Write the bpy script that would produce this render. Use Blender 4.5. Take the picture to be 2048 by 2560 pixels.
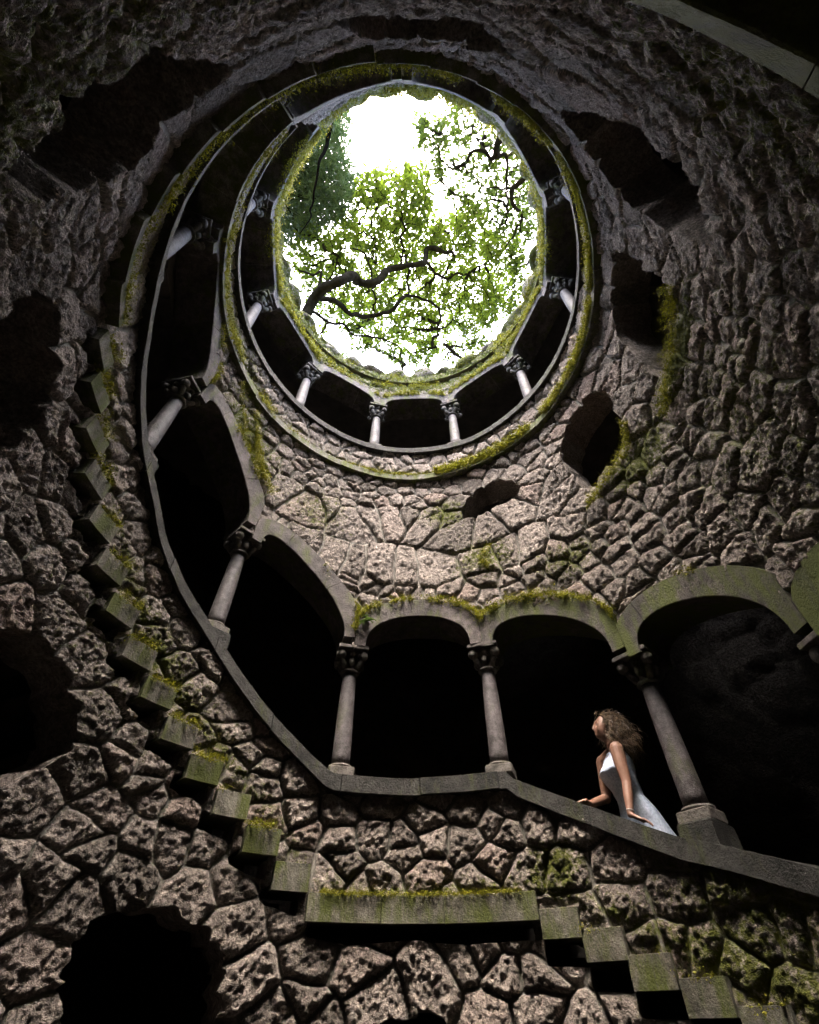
import bpy, bmesh, math, random
import numpy as np
from mathutils import Vector, Matrix

for o in list(bpy.data.objects):
    bpy.data.objects.remove(o)
SC = bpy.context.scene
COL = SC.collection
RNG = np.random.default_rng(7)
random.seed(7)

# ------------------------------------------------------------------ scale
S = 2.4            # radius of the well shaft in metres (1 unit of every table)
BASE = 4.2         # height of the lens above the floor of the well
# ------------------------------------------------------------------ camera
cam = bpy.data.cameras.new('camera')
cam.sensor_fit = 'HORIZONTAL'
cam.sensor_width = 36.0
cam.lens = 36.0 * 1200.0 / 2048.0
cam.clip_start = 0.02
cam.clip_end = 500
camo = bpy.data.objects.new('camera', cam)
COL.objects.link(camo)
PITCH = math.atan2(1200.0, 1095.0)
camo.location = (0, -0.88 * S, BASE)
camo.rotation_euler = (math.pi / 2 + PITCH, 0, 0)
SC.camera = camo
# ------------------------------------------------------------------ sky, sun, exposure
SUN_EL, SUN_AZ = math.radians(77), math.radians(186)   # azimuth clockwise from +Y
world = bpy.data.worlds.new('World')
SC.world = world
world.use_nodes = True
nt = world.node_tree
sky = nt.nodes.new('ShaderNodeTexSky')
sky.sky_type = 'NISHITA'
sky.sun_disc = False
sky.sun_elevation = SUN_EL
sky.sun_rotation = SUN_AZ
sky.air_density = 1.0
sky.dust_density = 6.0
sky.ozone_density = 1.0
nt.links.new(sky.outputs[0], nt.nodes['Background'].inputs[0])
nt.nodes['Background'].inputs[1].default_value = 0.15
sun = bpy.data.lights.new('sun', 'SUN')
sun.energy = 0.6
sun.angle = math.radians(55)
sun.color = (1.0, 0.965, 0.92)
suno = bpy.data.objects.new('sun', sun)
COL.objects.link(suno)
sd_ = Vector((math.sin(SUN_AZ) * math.cos(SUN_EL), math.cos(SUN_AZ) * math.cos(SUN_EL), math.sin(SUN_EL)))
suno.rotation_euler = sd_.to_track_quat('Z', 'Y').to_euler()
suno.location = (0, 0, 40)
SC.view_settings.view_transform = 'Standard'
SC.view_settings.look = 'None'
SC.view_settings.gamma = 1
SC.view_settings.exposure = 4.8
SC.cycles.use_denoising = True
SC.cycles.max_bounces = 8
SC.cycles.diffuse_bounces = 3
SC.cycles.glossy_bounces = 2
SC.cycles.adaptive_threshold = .02
SC.cycles.transmission_bounces = 4
SC.cycles.sample_clamp_indirect = 6

# ------------------------------------------------------------------ helpers
def Rz(z):
    return 1 - .04 * np.maximum(0, np.asarray(z, float) - 1.6)

def P(s, z, off=0.0):
    """s degrees round the shaft (0 in front, rising to the left), z height, off inwards; all in shaft radii -> metres"""
    s = np.radians(np.asarray(s, float)); z = np.asarray(z, float)
    r = Rz(z) - off
    cy = .04 * np.maximum(0, z - 1.6)
    out = np.stack(np.broadcast_arrays(-r * np.sin(s) * S, (cy + r * np.cos(s)) * S, z * S + BASE), -1)
    return out

def h3(ix, iy, iz, seed):
    n = (ix.astype(np.int64) * 374761393 + iy.astype(np.int64) * 668265263 + iz.astype(np.int64) * 2147483647 + seed * 974634777) & 0x7fffffff
    n = ((n ^ (n >> 13)) * 1274126177) & 0x7fffffff
    n = n ^ (n >> 16)
    return (n & 0xffff) / 65535.0

LAT3 = np.random.default_rng(99).random(64 ** 3).astype(np.float32) * 2 - 1
def vnoise(p, seed=0):
    """value noise, -1..1, p (n,3)"""
    p = np.asarray(p, np.float32) + np.float32((seed * 7.31) % 61)
    i = np.floor(p); f = p - i; f = f * f * (3 - 2 * f)
    i = i.astype(np.int32)
    x0, y0, z0 = i[:, 0] & 63, i[:, 1] & 63, i[:, 2] & 63
    x1, y1, z1 = ((x0 + 1) & 63) << 12, ((y0 + 1) & 63) << 6, (z0 + 1) & 63
    x0 = x0 << 12; y0 = y0 << 6
    fx, fy, fz = f[:, 0], f[:, 1], f[:, 2]
    def e(xy):
        a = LAT3[xy + z0]; return a + (LAT3[xy + z1] - a) * fz
    a = e(x0 + y0); a = a + (e(x1 + y0) - a) * fx
    b = e(x0 + y1); b = b + (e(x1 + y1) - b) * fx
    return a + (b - a) * fy

def fbm(p, octv=4, seed=0, gain=.5):
    a, t, s = 1.0, 0, 0
    for k in range(octv):
        t = t + a * vnoise(p * (2.03 ** k) + 17.3 * k, seed + k); s += a; a *= gain
    return t / s

def mesh(name, verts, faces, mat=None, parent=None, smooth=False, attrs=None, loc=None):
    me = bpy.data.meshes.new(name)
    verts = np.asarray(verts, np.float32).reshape(-1, 3)
    me.vertices.add(len(verts))
    me.vertices.foreach_set('co', verts.ravel())
    if isinstance(faces, np.ndarray):
        k = faces.shape[1]; nf = len(faces)
        me.loops.add(nf * k); me.polygons.add(nf)
        me.loops.foreach_set('vertex_index', faces.astype(np.int32).ravel())
        me.polygons.foreach_set('loop_start', np.arange(nf, dtype=np.int32) * k)
        me.polygons.foreach_set('loop_total', np.full(nf, k, np.int32))
    else:
        tot = [len(f) for f in faces]
        me.loops.add(sum(tot)); me.polygons.add(len(faces))
        me.loops.foreach_set('vertex_index', np.array([i for f in faces for i in f], np.int32))
        me.polygons.foreach_set('loop_start', np.concatenate([[0], np.cumsum(tot)[:-1]]).astype(np.int32))
        me.polygons.foreach_set('loop_total', np.array(tot, np.int32))
    me.polygons.foreach_set('use_smooth', np.full(len(me.polygons), bool(smooth)))
    if attrs:
        for an, av in attrs.items():
            a = me.attributes.new(an, 'FLOAT', 'POINT')
            a.data.foreach_set('value', np.asarray(av, np.float32))
    me.update(calc_edges=True)
    if mat: me.materials.append(mat)
    return obj(name, me, parent, loc)

def obj(name, me, parent=None, loc=None):
    o = bpy.data.objects.new(name, me)
    COL.objects.link(o)
    if parent: o.parent = parent
    if loc is not None: o.location = loc
    return o

def tag(o, label=None, cat=None, group=None, kind=None):
    for k, v in (('label', label), ('category', cat), ('group', group), ('kind', kind)):
        if v: o[k] = v
    return o

class MB:
    """collects geometry for one mesh"""
    def __init__(self): self.v = []; self.f = []
    def add(self, v, f):
        b = len(self.v); self.v += [tuple(x) for x in v]; self.f += [tuple(b + i for i in q) for q in f]
    def loft(self, rings, caps=True, closed=True):
        n = len(rings[0]); v = [p for r in rings for p in r]; f = []
        for i in range(len(rings) - 1):
            for j in range(n if closed else n - 1):
                k = (j + 1) % n
                f.append((i * n + j, i * n + k, (i + 1) * n + k, (i + 1) * n + j))
        if caps:
            f.append(tuple(range(n - 1, -1, -1))); f.append(tuple(range((len(rings) - 1) * n, len(rings) * n)))
        self.add(v, f)
    def tube(self, pts, rad, n=6, caps=True):
        pts = [Vector(p) for p in pts]
        if not hasattr(rad, '__len__'): rad = [rad] * len(pts)
        rings = []; up = None
        for i, p in enumerate(pts):
            d = (pts[min(i + 1, len(pts) - 1)] - pts[max(i - 1, 0)])
            d = d.normalized() if d.length > 1e-9 else Vector((0, 0, 1))
            if up is None:
                up = d.orthogonal().normalized()
            up = (up - d * up.dot(d))
            up = up.normalized() if up.length > 1e-6 else d.orthogonal().normalized()
            w = d.cross(up)
            rings.append([p + (up * math.cos(2 * math.pi * k / n) + w * math.sin(2 * math.pi * k / n)) * rad[i] for k in range(n)])
        self.loft(rings, caps)
    def lathe(self, prof, n=20, cx=0, cy=0):
        rings = [[(cx + r * math.cos(2 * math.pi * k / n), cy + r * math.sin(2 * math.pi * k / n), z) for k in range(n)] for r, z in prof]
        self.loft(rings)
    def box(self, c, d, bev=0.0):
        x, y, z = c; a, b, h = d[0] / 2, d[1] / 2, d[2] / 2
        if bev:
            rings = []
            for zz, e in ((-h, bev), (-h + bev, 0), (h - bev, 0), (h, bev)):
                A, B = a - e, b - e; q = bev * .6
                rings.append([(x + X, y + Y, z + zz) for X, Y in ((-A + q, -B), (A - q, -B), (A, -B + q), (A, B - q), (A - q, B), (-A + q, B), (-A, B - q), (-A, -B + q))])
            self.loft(rings)
        else:
            self.loft([[(x - a, y - b, z + t), (x + a, y - b, z + t), (x + a, y + b, z + t), (x - a, y + b, z + t)] for t in (-h, h)])
    def ball(self, c, r, n=10, m=7):
        sx, sy, sz = r if hasattr(r, '__len__') else (r, r, r)
        rings = []
        for i in range(m + 1):
            t = math.pi * (i + .02) / (m + .04)
            rings.append([(c[0] + sx * math.sin(t) * math.cos(2 * math.pi * k / n), c[1] + sy * math.sin(t) * math.sin(2 * math.pi * k / n), c[2] - sz * math.cos(t)) for k in range(n)])
        self.loft(rings)
    def build(self, name, mat, parent=None, smooth=False, loc=None):
        return mesh(name, self.v, self.f, mat, parent, smooth, None, loc)

# ------------------------------------------------------------------ materials
def newmat(name):
    m = bpy.data.materials.new(name); m.use_nodes = True
    t = m.node_tree; b = t.nodes['Principled BSDF']
    b.inputs['Roughness'].default_value = .9
    b.inputs['Specular IOR Level'].default_value = .25
    return m, t, b
def N(t, typ, **kw):
    n = t.nodes.new(typ)
    for k, v in kw.items(): setattr(n, k, v)
    return n
def noise_node(t, scale, detail=4, rough=.55, vec=None):
    n = N(t, 'ShaderNodeTexNoise'); n.inputs['Scale'].default_value = scale
    n.inputs['Detail'].default_value = detail; n.inputs['Roughness'].default_value = rough
    if vec: t.links.new(vec, n.inputs['Vector'])
    return n
def ramp(t, fac, stops):
    r = N(t, 'ShaderNodeValToRGB'); e = r.color_ramp.elements
    while len(e) < len(stops): e.new(.5)
    for q, (p, c) in zip(e, stops): q.position = p; q.color = (*c, 1)
    t.links.new(fac, r.inputs[0]); return r.outputs[0]
def mixc(t, fac, a, b, mode='MIX'):
    m = N(t, 'ShaderNodeMix', data_type='RGBA', blend_type=mode)
    for sock, v in ((0, fac), (6, a), (7, b)):
        if isinstance(v, (int, float)): m.inputs[sock].default_value = v
        elif isinstance(v, tuple): m.inputs[sock].default_value = (*v, 1)
        else: t.links.new(v, m.inputs[sock])
    return m.outputs[2]
def math_(t, op, a, b=None, clamp=False):
    m = N(t, 'ShaderNodeMath', operation=op); m.use_clamp = clamp
    for i, v in enumerate((a, b)):
        if v is None: continue
        if isinstance(v, (int, float)): m.inputs[i].default_value = v
        else: t.links.new(v, m.inputs[i])
    return m.outputs[0]
def bump(t, b, h, strength, dist):
    n = N(t, 'ShaderNodeBump'); n.inputs['Strength'].default_value = strength; n.inputs['Distance'].default_value = dist
    t.links.new(h, n.inputs['Height']); t.links.new(n.outputs[0], b.inputs['Normal'])
MOSS_D, MOSS_L = (.035, .045, .008), (.16, .17, .018)

def mat_rubble(name='rough_rubble_stone', pale=1.0):
    m, t, b = newmat(name)
    geo = N(t, 'ShaderNodeNewGeometry').outputs['Position']
    tint = N(t, 'ShaderNodeAttribute', attribute_name='tint').outputs['Fac']
    moss = N(t, 'ShaderNodeAttribute', attribute_name='moss').outputs['Fac']
    n1 = noise_node(t, 9, 3, .65, geo).outputs[0]
    n2 = noise_node(t, 42, 4, .78, geo).outputs[0]
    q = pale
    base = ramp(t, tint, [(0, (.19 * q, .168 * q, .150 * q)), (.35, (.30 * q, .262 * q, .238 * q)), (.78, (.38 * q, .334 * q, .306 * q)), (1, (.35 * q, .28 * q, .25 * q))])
    c = mixc(t, .8, base, ramp(t, n1, [(.3, (.5, .48, .45)), (.5, (.9, .88, .86)), (.7, (1.3, 1.27, 1.22))]), 'MULTIPLY')
    c = mixc(t, 1.0, c, ramp(t, n2, [(.34, (.46, .445, .43)), (.48, (.9, .89, .87)), (.63, (1.65, 1.62, 1.57))]), 'MULTIPLY')  # crust speckle; also paints small shadows into the pits of the bump
    n3 = noise_node(t, 22, 3, .7, geo).outputs[0]
    mf = math_(t, 'MULTIPLY', math_(t, 'SUBTRACT', math_(t, 'ADD', moss, n3), .82), 5.0, True)
    c = mixc(t, mf, c, mixc(t, n2, MOSS_D, MOSS_L))
    t.links.new(c, b.inputs['Base Color'])
    bump(t, b, n2, 1.0, .14)
    return m
def mat_mortar():
    m, t, b = newmat('lime_mortar')
    geo = N(t, 'ShaderNodeNewGeometry').outputs['Position']
    moss = N(t, 'ShaderNodeAttribute', attribute_name='moss').outputs['Fac']
    n1 = noise_node(t, 7, 6, .6, geo).outputs[0]; n2 = noise_node(t, 70, 4, .7, geo).outputs[0]
    c = ramp(t, n1, [(.3, (.10, .09, .075)), (.55, (.19, .175, .15)), (.75, (.28, .265, .235))])
    c = mixc(t, .6, c, ramp(t, n2, [(.3, (.5, .5, .5)), (.6, (1.2, 1.2, 1.2))]), 'MULTIPLY')
    n3 = noise_node(t, 16, 5, .7, geo).outputs[0]
    mf = math_(t, 'MULTIPLY', math_(t, 'SUBTRACT', math_(t, 'ADD', moss, n3), .78), 4.0, True)
    c = mixc(t, mf, c, mixc(t, n2, MOSS_D, MOSS_L))
    t.links.new(c, b.inputs['Base Color'])
    bump(t, b, n2, .8, .012)
    return m
def mat_dressed(name, c0, c1, mossy=.0, rough_b=.5, rg=.85):
    m, t, b = newmat(name)
    geo = N(t, 'ShaderNodeNewGeometry').outputs['Position']
    n1 = noise_node(t, 3.5, 6, .6, geo).outputs[0]; n2 = noise_node(t, 120, 3, .7, geo).outputs[0]
    c = ramp(t, n1, [(.3, c0), (.62, c1)])
    c = mixc(t, .7, c, ramp(t, n2, [(.32, (.45, .45, .45)), (.65, (1.4, 1.4, 1.4))]), 'MULTIPLY')
    n5 = noise_node(t, 14, 4, .7, geo).outputs[0]
    c = mixc(t, .8, c, ramp(t, n5, [(.35, (.5, .49, .47)), (.6, (1.2, 1.2, 1.2))]), 'MULTIPLY')
    rnd = N(t, 'ShaderNodeObjectInfo').outputs['Random']
    c = mixc(t, .5, c, ramp(t, rnd, [(0, (.7, .7, .68)), (1, (1.25, 1.2, 1.18))]), 'MULTIPLY')
    mp = N(t, 'ShaderNodeMapping'); mp.inputs['Scale'].default_value = (1, 1, .3); t.links.new(geo, mp.inputs['Vector'])
    n3 = noise_node(t, 6.5, 6, .7, mp.outputs[0]).outputs[0]
    mf = math_(t, 'MULTIPLY', math_(t, 'SUBTRACT', n3, .62 - .2 * mossy), 7.0, True)
    c = mixc(t, math_(t, 'MULTIPLY', mf, min(1, mossy * 1.4)), c, mixc(t, n2, (.020, .028, .007), (.10, .115, .02)))
    t.links.new(c, b.inputs['Base Color'])
    b.inputs['Roughness'].default_value = rg
    n4 = noise_node(t, 50, 5, .75, geo).outputs[0]
    bump(t, b, n4, min(1, rough_b), .022 if rough_b < 1 else .04)
    return m
def mat_simple(name, c0, c1, scale, rg=.9, bs=.3, bd=.01, spec=.25):
    m, t, b = newmat(name)
    geo = N(t, 'ShaderNodeNewGeometry').outputs['Position']
    n1 = noise_node(t, scale, 5, .6, geo).outputs[0]
    t.links.new(ramp(t, n1, [(.3, c0), (.7, c1)]), b.inputs['Base Color'])
    b.inputs['Roughness'].default_value = rg; b.inputs['Specular IOR Level'].default_value = spec
    if bs: bump(t, b, noise_node(t, scale * 4, 5, .65, geo).outputs[0], bs, bd)
    return m
def mat_leaf(name, c0, c1, trans=.5, scale=2.0):
    m, t, b = newmat(name)
    geo = N(t, 'ShaderNodeNewGeometry')
    n1 = noise_node(t, scale, 3, .6, geo.outputs['Position']).outputs[0]
    c = mixc(t, geo.outputs['Random Per Island'], ramp(t, n1, [(.35, c0), (.65, c1)]), tuple(x * 1.25 for x in c1))
    t.links.new(c, b.inputs['Base Color']); b.inputs['Roughness'].default_value = .55
    tr = N(t, 'ShaderNodeBsdfTranslucent'); t.links.new(c, tr.inputs[0])
    mx = N(t, 'ShaderNodeMixShader'); mx.inputs[0].default_value = trans
    t.links.new(b.outputs[0], mx.inputs[1]); t.links.new(tr.outputs[0], mx.inputs[2])
    t.links.new(mx.outputs[0], t.nodes['Material Output'].inputs[0])
    return m
M_RUB = mat_rubble()
M_MORTAR = mat_mortar()
M_RUB_DARK = mat_rubble('shade_darkened_passage_stone', .12)  # same rubble stone, nearly black: the passage's shade is put into its colour
M_ARCH = mat_dressed('dressed_arch_stone', (.045, .039, .036), (.105, .091, .087), .6, .8)
M_ARCHM = mat_dressed('mossy_arch_stone', (.035, .032, .027), (.085, .075, .068), 1.0, .8)
M_ARCHG = mat_dressed('green_mossy_stone', (.02, .023, .012), (.05, .054, .028), 1.3, .8)
M_COPE = mat_dressed('weathered_coping_stone', (.014, .0137, .012), (.042, .041, .037), .4, 1.8)
M_BLOCK = mat_dressed('mossy_step_stone', (.055, .052, .038), (.135, .128, .105), .9, .8)
M_COL = mat_dressed('column_stone', (.05, .044, .043), (.105, .093, .095), .35, .5, .6)
M_CAP = mat_dressed('capital_stone', (.065, .058, .05), (.15, .138, .124), .5, .8)
M_MOSS = mat_leaf('green_moss', (.065, .072, .006), (.21, .205, .015), .35, 6)
M_SLAB = mat_simple('passage_stone', (.05, .045, .04), (.1, .09, .08), 6, .95, .5, .01)
M_GROUND = mat_simple('leaf_litter_ground', (.05, .04, .02), (.09, .09, .03), 1.5, .95, .6, .03)
M_BARK = mat_simple('lichened_oak_bark', (.005, .0045, .004), (.016, .015, .012), 9, .95, .8, .02, .0)  # bark colour darkened in place of shade from surrounding woods not modelled
M_BARK2 = mat_simple('dark_smooth_bark', (.003, .0028, .0025), (.008, .0075, .007), 12, .9, .5, .01, .0)
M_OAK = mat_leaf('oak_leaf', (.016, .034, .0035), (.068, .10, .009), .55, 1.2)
M_OAK2 = mat_leaf('darker_oak_leaf', (.010, .022, .003), (.036, .056, .007), .5, 1.2)  # darker leaf colour of the second oak
M_EVER = mat_leaf('evergreen_spray', (.012, .026, .009), (.034, .058, .020), .3, 1.5)

# ================================================================== the well
well = bpy.data.objects.new('stone_well', None)
COL.objects.link(well)
well.empty_display_size = .5
tag(well, 'deep round rubble stone well with spiral arcaded stair and mossy rim', 'well')

# helix tables: s (degrees climbed), height of the parapet top and of the floor course
RAIL = np.array([(-230, -.12), (-200, .0), (-175, -.06), (-150, -.06), (-114, -.30), (-84, .10), (-66, .25), (-54.8, .329), (-48, .372), (-34.4, .491), (-21.6, .60), (-20.6, .627),
    (0, .622), (16.5, .628), (33.6, .825), (44, .961), (50.4, 1.042), (58.6, 1.129), (68, 1.252), (74, 1.36), (84, 1.49), (93, 1.62), (101, 1.74), (109, 1.83), (116, 1.88),
    (129, 1.95), (138, 2.0), (146, 2.06), (157, 2.15), (164, 2.23), (172, 2.33), (180, 2.41), (191, 2.48), (201, 2.56), (214, 2.67), (226, 2.72), (243, 2.80), (257, 2.81),
    (270, 2.79), (285, 2.75), (299, 2.72), (317, 2.69), (335, 2.655), (377, 2.66), (408, 2.70), (441, 2.74), (465, 2.78), (483, 2.84), (500, 2.88), (520, 2.93)])
BAND = np.array([(-230, -.35), (-175, -.2), (-100, -.1), (-61, 0), (-54.8, .05), (-29, .25), (-22, .29), (18, .29), (24.3, .448), (51.4, .766), (77.2, 1.117), (101.4, 1.477), (112, 1.55), (119, 1.58), (128, 1.68),
    (134, 1.74), (141, 1.80), (153, 1.91), (160, 1.97), (167, 2.07), (174, 2.16), (180, 2.24), (188, 2.34), (196, 2.41), (207, 2.48), (227, 2.50), (237, 2.53), (255, 2.55), (270, 2.49),
    (288, 2.45), (313, 2.40), (337, 2.38), (360, 2.35), (390, 2.375), (421, 2.40), (443, 2.45), (465, 2.52), (486, 2.55), (507, 2.59), (520, 2.62)])
def rail(s): return np.interp(s, RAIL[:, 0], RAIL[:, 1])
def band(s): return np.interp(s, BAND[:, 0], BAND[:, 1])

DC = 360.0 / 11
COLS = [14.2 + DC * k for k in range(-6, 16)]          # column places along the climb
def level(s): return (-21 < s < 17) or (225 < s < 470)
def base_z(s): return float(rail(s)) + (.006 if -21 < s < 17 else (.03 if level(s) else .045))
CAPH = .51
def cap_z(s): return base_z(s) + CAPH
DELTA = math.degrees(.05)
def arch_curve(i, n=29):
    s0, s1 = COLS[i], COLS[i + 1]; z0, z1 = cap_z(s0), cap_z(s1)
    rise = .125 if s0 > 215 else .17
    t = np.linspace(0, 1, n)
    a, b = s0 + DELTA, s1 - DELTA
    s = a + (b - a) * (1 - np.cos(np.pi * t)) / 2
    z = z0 + (z1 - z0) * (s - s0) / (s1 - s0) + rise * np.sin(np.pi * t) ** .85
    return s, z
def offset_curve(s, z, w, lo, hi):
    u = np.radians(s); du = np.gradient(u); dz = np.gradient(z); L = np.hypot(du, dz) + 1e-9
    return np.clip(np.degrees(u - dz / L * w), lo, hi), z + du / L * w
BAYS = list(range(0, len(COLS) - 1))

def thin(a): return [tuple(x) for x in a]
OPEN = []       # (polygon in (s,z), kind)
for i in BAYS:
    s0, s1 = COLS[i], COLS[i + 1]
    s, z = arch_curve(i, 17); so, zo = offset_curve(s, z, .045, s0 + .6, s1 - .6)
    ss = np.linspace(s1, s0, 12)
    bot = [(q, float(rail(q)) - .02) for q in ss]
    pg = [(s0 - .3, cap_z(s0) - .02), (s0 + .6, cap_z(s0) - .01)] + list(zip(so, zo)) + [(s1 - .6, cap_z(s1) - .01), (s1 + .3, cap_z(s1) - .02)]
    pg += [(s1 + .3, bot[0][1])] + bot + [(s0 - .3, bot[-1][1])]
    OPEN.append((pg, 'arcade'))
WIN = [
 [(-16.8, 1.947), (-18.6, 2.056), (-24.3, 2.162), (-31.3, 2.17), (-36.7, 2.105), (-39.0, 1.982), (-34.9, 1.953), (-25.9, 1.935), (-21.6, 1.908)],
 [(-53.7, 2.035), (-57.0, 2.144), (-64.8, 2.242), (-74.3, 2.19), (-76.8, 2.084), (-75.7, 1.907), (-74.5, 1.739), (-67.8, 1.716), (-61.6, 1.687), (-56.7, 1.691), (-55.1, 1.846)],
 [(-89.7, 2.176), (-97.7, 2.332), (-109.2, 2.343), (-112.0, 2.278), (-111.9, 2.127), (-111.6, 1.911), (-110.2, 1.771), (-105.1, 1.752), (-95.6, 1.713), (-89.6, 1.669)],
 [(-147.1, 2.305), (-144.6, 1.641), (-138.4, 1.577), (-137.4, 1.494), (-128.4, 1.479), (-125.2, 1.456), (-121.9, 1.495), (-121.1, 1.809), (-126.5, 2.129), (-134.5, 2.208), (-141.8, 2.229)],
 [(170.2, 1.433), (169.6, 1.725), (180.0, 2.033), (192.0, 1.936), (197.3, 1.88), (194.5, 1.669), (187.0, 1.617), (180.0, 1.6)],
 [(155.8, 1.001), (155.9, 1.12), (155.1, 1.53), (150.8, 1.611), (146.4, 1.626), (143.0, 1.533), (140.1, 1.515), (136.1, 1.455), (135.4, 1.296), (135.2, 1.134), (136.7, 0.949), (141.1, 0.903), (142.8, 0.93), (146.0, 0.957), (148.4, 0.94), (150.7, 1.003), (153.4, 1.046)],
 [(122.2, 1.026), (120.7, 1.186), (116.8, 1.231), (109.0, 1.208), (105.8, 1.178), (103.9, 1.135), (101.4, 1.008), (102.7, 0.90), (110, .84), (119, .9)],
 [(88, .60), (84.3, 0.685), (74.3, 0.713), (70.0, 0.676), (65.8, 0.587), (64.0, 0.524), (66.3, 0.452), (70.5, 0.387), (80, .36), (87, .45)],
 [(49.4, 0.021), (51.2, 0.06), (52.1, 0.109), (51.7, 0.171), (48.8, 0.211), (45.7, 0.241), (39.6, 0.231), (35.0, 0.203), (32.0, 0.182), (29.8, 0.137), (29.5, 0.096), (28.6, 0.024), (30, -.2), (48, -.2)],
 [(8, -.3), (8, -.03), (4, .03), (-1, .048), (-7, .035), (-11, -.02), (-12, -.3)],
]
def chaikin(pg, n=2):
    for _ in range(n):
        q = []
        for a, b in zip(pg, pg[1:] + pg[:1]):
            q += [(.75 * a[0] + .25 * b[0], .75 * a[1] + .25 * b[1]), (.25 * a[0] + .75 * b[0], .25 * a[1] + .75 * b[1])]
        pg = q
    return pg
WINS = []
for k, pg in enumerate(WIN):
    pg = chaikin(pg, 2)
    pg = [(s + .9 * math.sin(i * 2.1 + k) * .6, z + .012 * math.sin(i * 1.3 + 2 * k) * .8) for i, (s, z) in enumerate(pg)]
    WINS.append(pg); OPEN.append((pg, 'window'))
# flights of projecting tread ends: (s of lower corner, top height)
STEPS = [(-61.2, .0), (-54.8, .047), (-48.1, .097), (-41.5, .147), (-35.4, .197), (-29.0, .247),
         (18.2, .366), (24.6, .445), (31.4, .522), (38.2, .602), (44.8, .682), (51.4, .766), (58, .85), (64.7, .94), (71, 1.028), (77.4, 1.117), (83.8, 1.206), (89.8, 1.294), (95.7, 1.38), (101.6, 1.465)]
SW = 6.5
def step_h(k): return .066 if STEPS[k][0] < 0 else .07
for k, (s, z) in enumerate(STEPS):
    h = step_h(k)
    if -60 < s < -20:
        OPEN.append(([(s + .3, z - h - .055), (s + .3, z - h + .012), (s + SW + .2, z - h + .012), (s + SW + .2, z - h - .05)], 'recess'))
    elif s > 0:
        OPEN.append(([(s + 1.2, z - h - .06), (s + 1.2, z - h + .012), (s + SW + 1.5, z - h + .012), (s + SW + 1.5, z - h - .03)], 'recess'))
OPEN.append(([(-21, .185), (-21, .236), (17.5, .236), (17.5, .195), (10, .18), (0, .192), (-10, .18)], 'recess'))

# ------------------------------------------------------------------ rubble face of the shaft as one fine relief, cut into stones
DU = .0043
NS = int(round(2 * math.pi / DU)); ZLO, ZHI = -.42, 3.74
zg = np.concatenate([np.arange(ZLO, -.10, .012), np.arange(-.10, 1.15, .0042), np.arange(1.15, 2.5, .0078), np.arange(2.5, ZHI, .012), [ZHI]])
NZ = len(zg) - 1
dzg = np.gradient(zg)
sg = np.linspace(0, 360, NS, endpoint=False) - 180.0     # -180..180
sv, zv = np.meshgrid(sg, zg); sv = sv.ravel(); zv = zv.ravel()
uv = np.radians(sv); cellv = np.repeat(np.maximum(dzg, DU) * 1.08, NS)
inside = np.zeros(len(sv), bool); near = np.full(len(sv), 9.0); nearw = np.full(len(sv), 9.0)
nps = sv.copy(); npz = zv.copy()
def poly_query(pu, pz, pg):
    ins = np.zeros(len(pu), bool); best = np.full(len(pu), 9.0); bx = pu.copy(); bz = pz.copy()
    for (a, b), (c, d) in zip(pg, pg[1:] + pg[:1]):
        cond = (b > pz) != (d > pz)
        with np.errstate(divide='ignore', invalid='ignore'):
            xi = (c - a) * (pz - b) / (d - b if d != b else 1e-12) + a
        ins ^= cond & (pu < xi)
        ex, ez = c - a, d - b; L = ex * ex + ez * ez + 1e-12
        t = np.clip(((pu - a) * ex + (pz - b) * ez) / L, 0, 1)
        qx, qz = a + t * ex, b + t * ez; dd = np.hypot(pu - qx, pz - qz)
        k = dd < best; best[k] = dd[k]; bx[k] = qx[k]; bz[k] = qz[k]
    return ins, best, bx, bz
for pg, kind in OPEN:
    pgu0 = [(math.radians(s), z) for s, z in pg]
    for sh in (-4 * math.pi, -2 * math.pi, 0, 2 * math.pi):
        pgu = [(a + sh, b) for a, b in pgu0]
        a0, a1 = min(a for a, b in pgu) - .2, max(a for a, b in pgu) + .2
        b0, b1 = min(b for a, b in pgu) - .2, max(b for a, b in pgu) + .2
        k = np.where((uv > a0) & (uv < a1) & (zv > b0) & (zv < b1))[0]
        if not len(k): continue
        ins, dd, qx, qz = poly_query(uv[k], zv[k], pgu)
        new = ins & (~inside[k] | (dd > np.where(inside[k], near[k], -1)))
        # a point inside two openings keeps the deeper one
        kk = k[new]; inside[kk] = True; near[kk] = dd[new]; nps[kk] = np.degrees(qx[new]); npz[kk] = qz[new]
        out = ~ins & ~inside[k]
        kk = k[out]; near[kk] = np.minimum(near[kk], dd[out])
        if kind == 'window': nearw[kk] = np.minimum(nearw[kk], dd[out])

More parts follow.
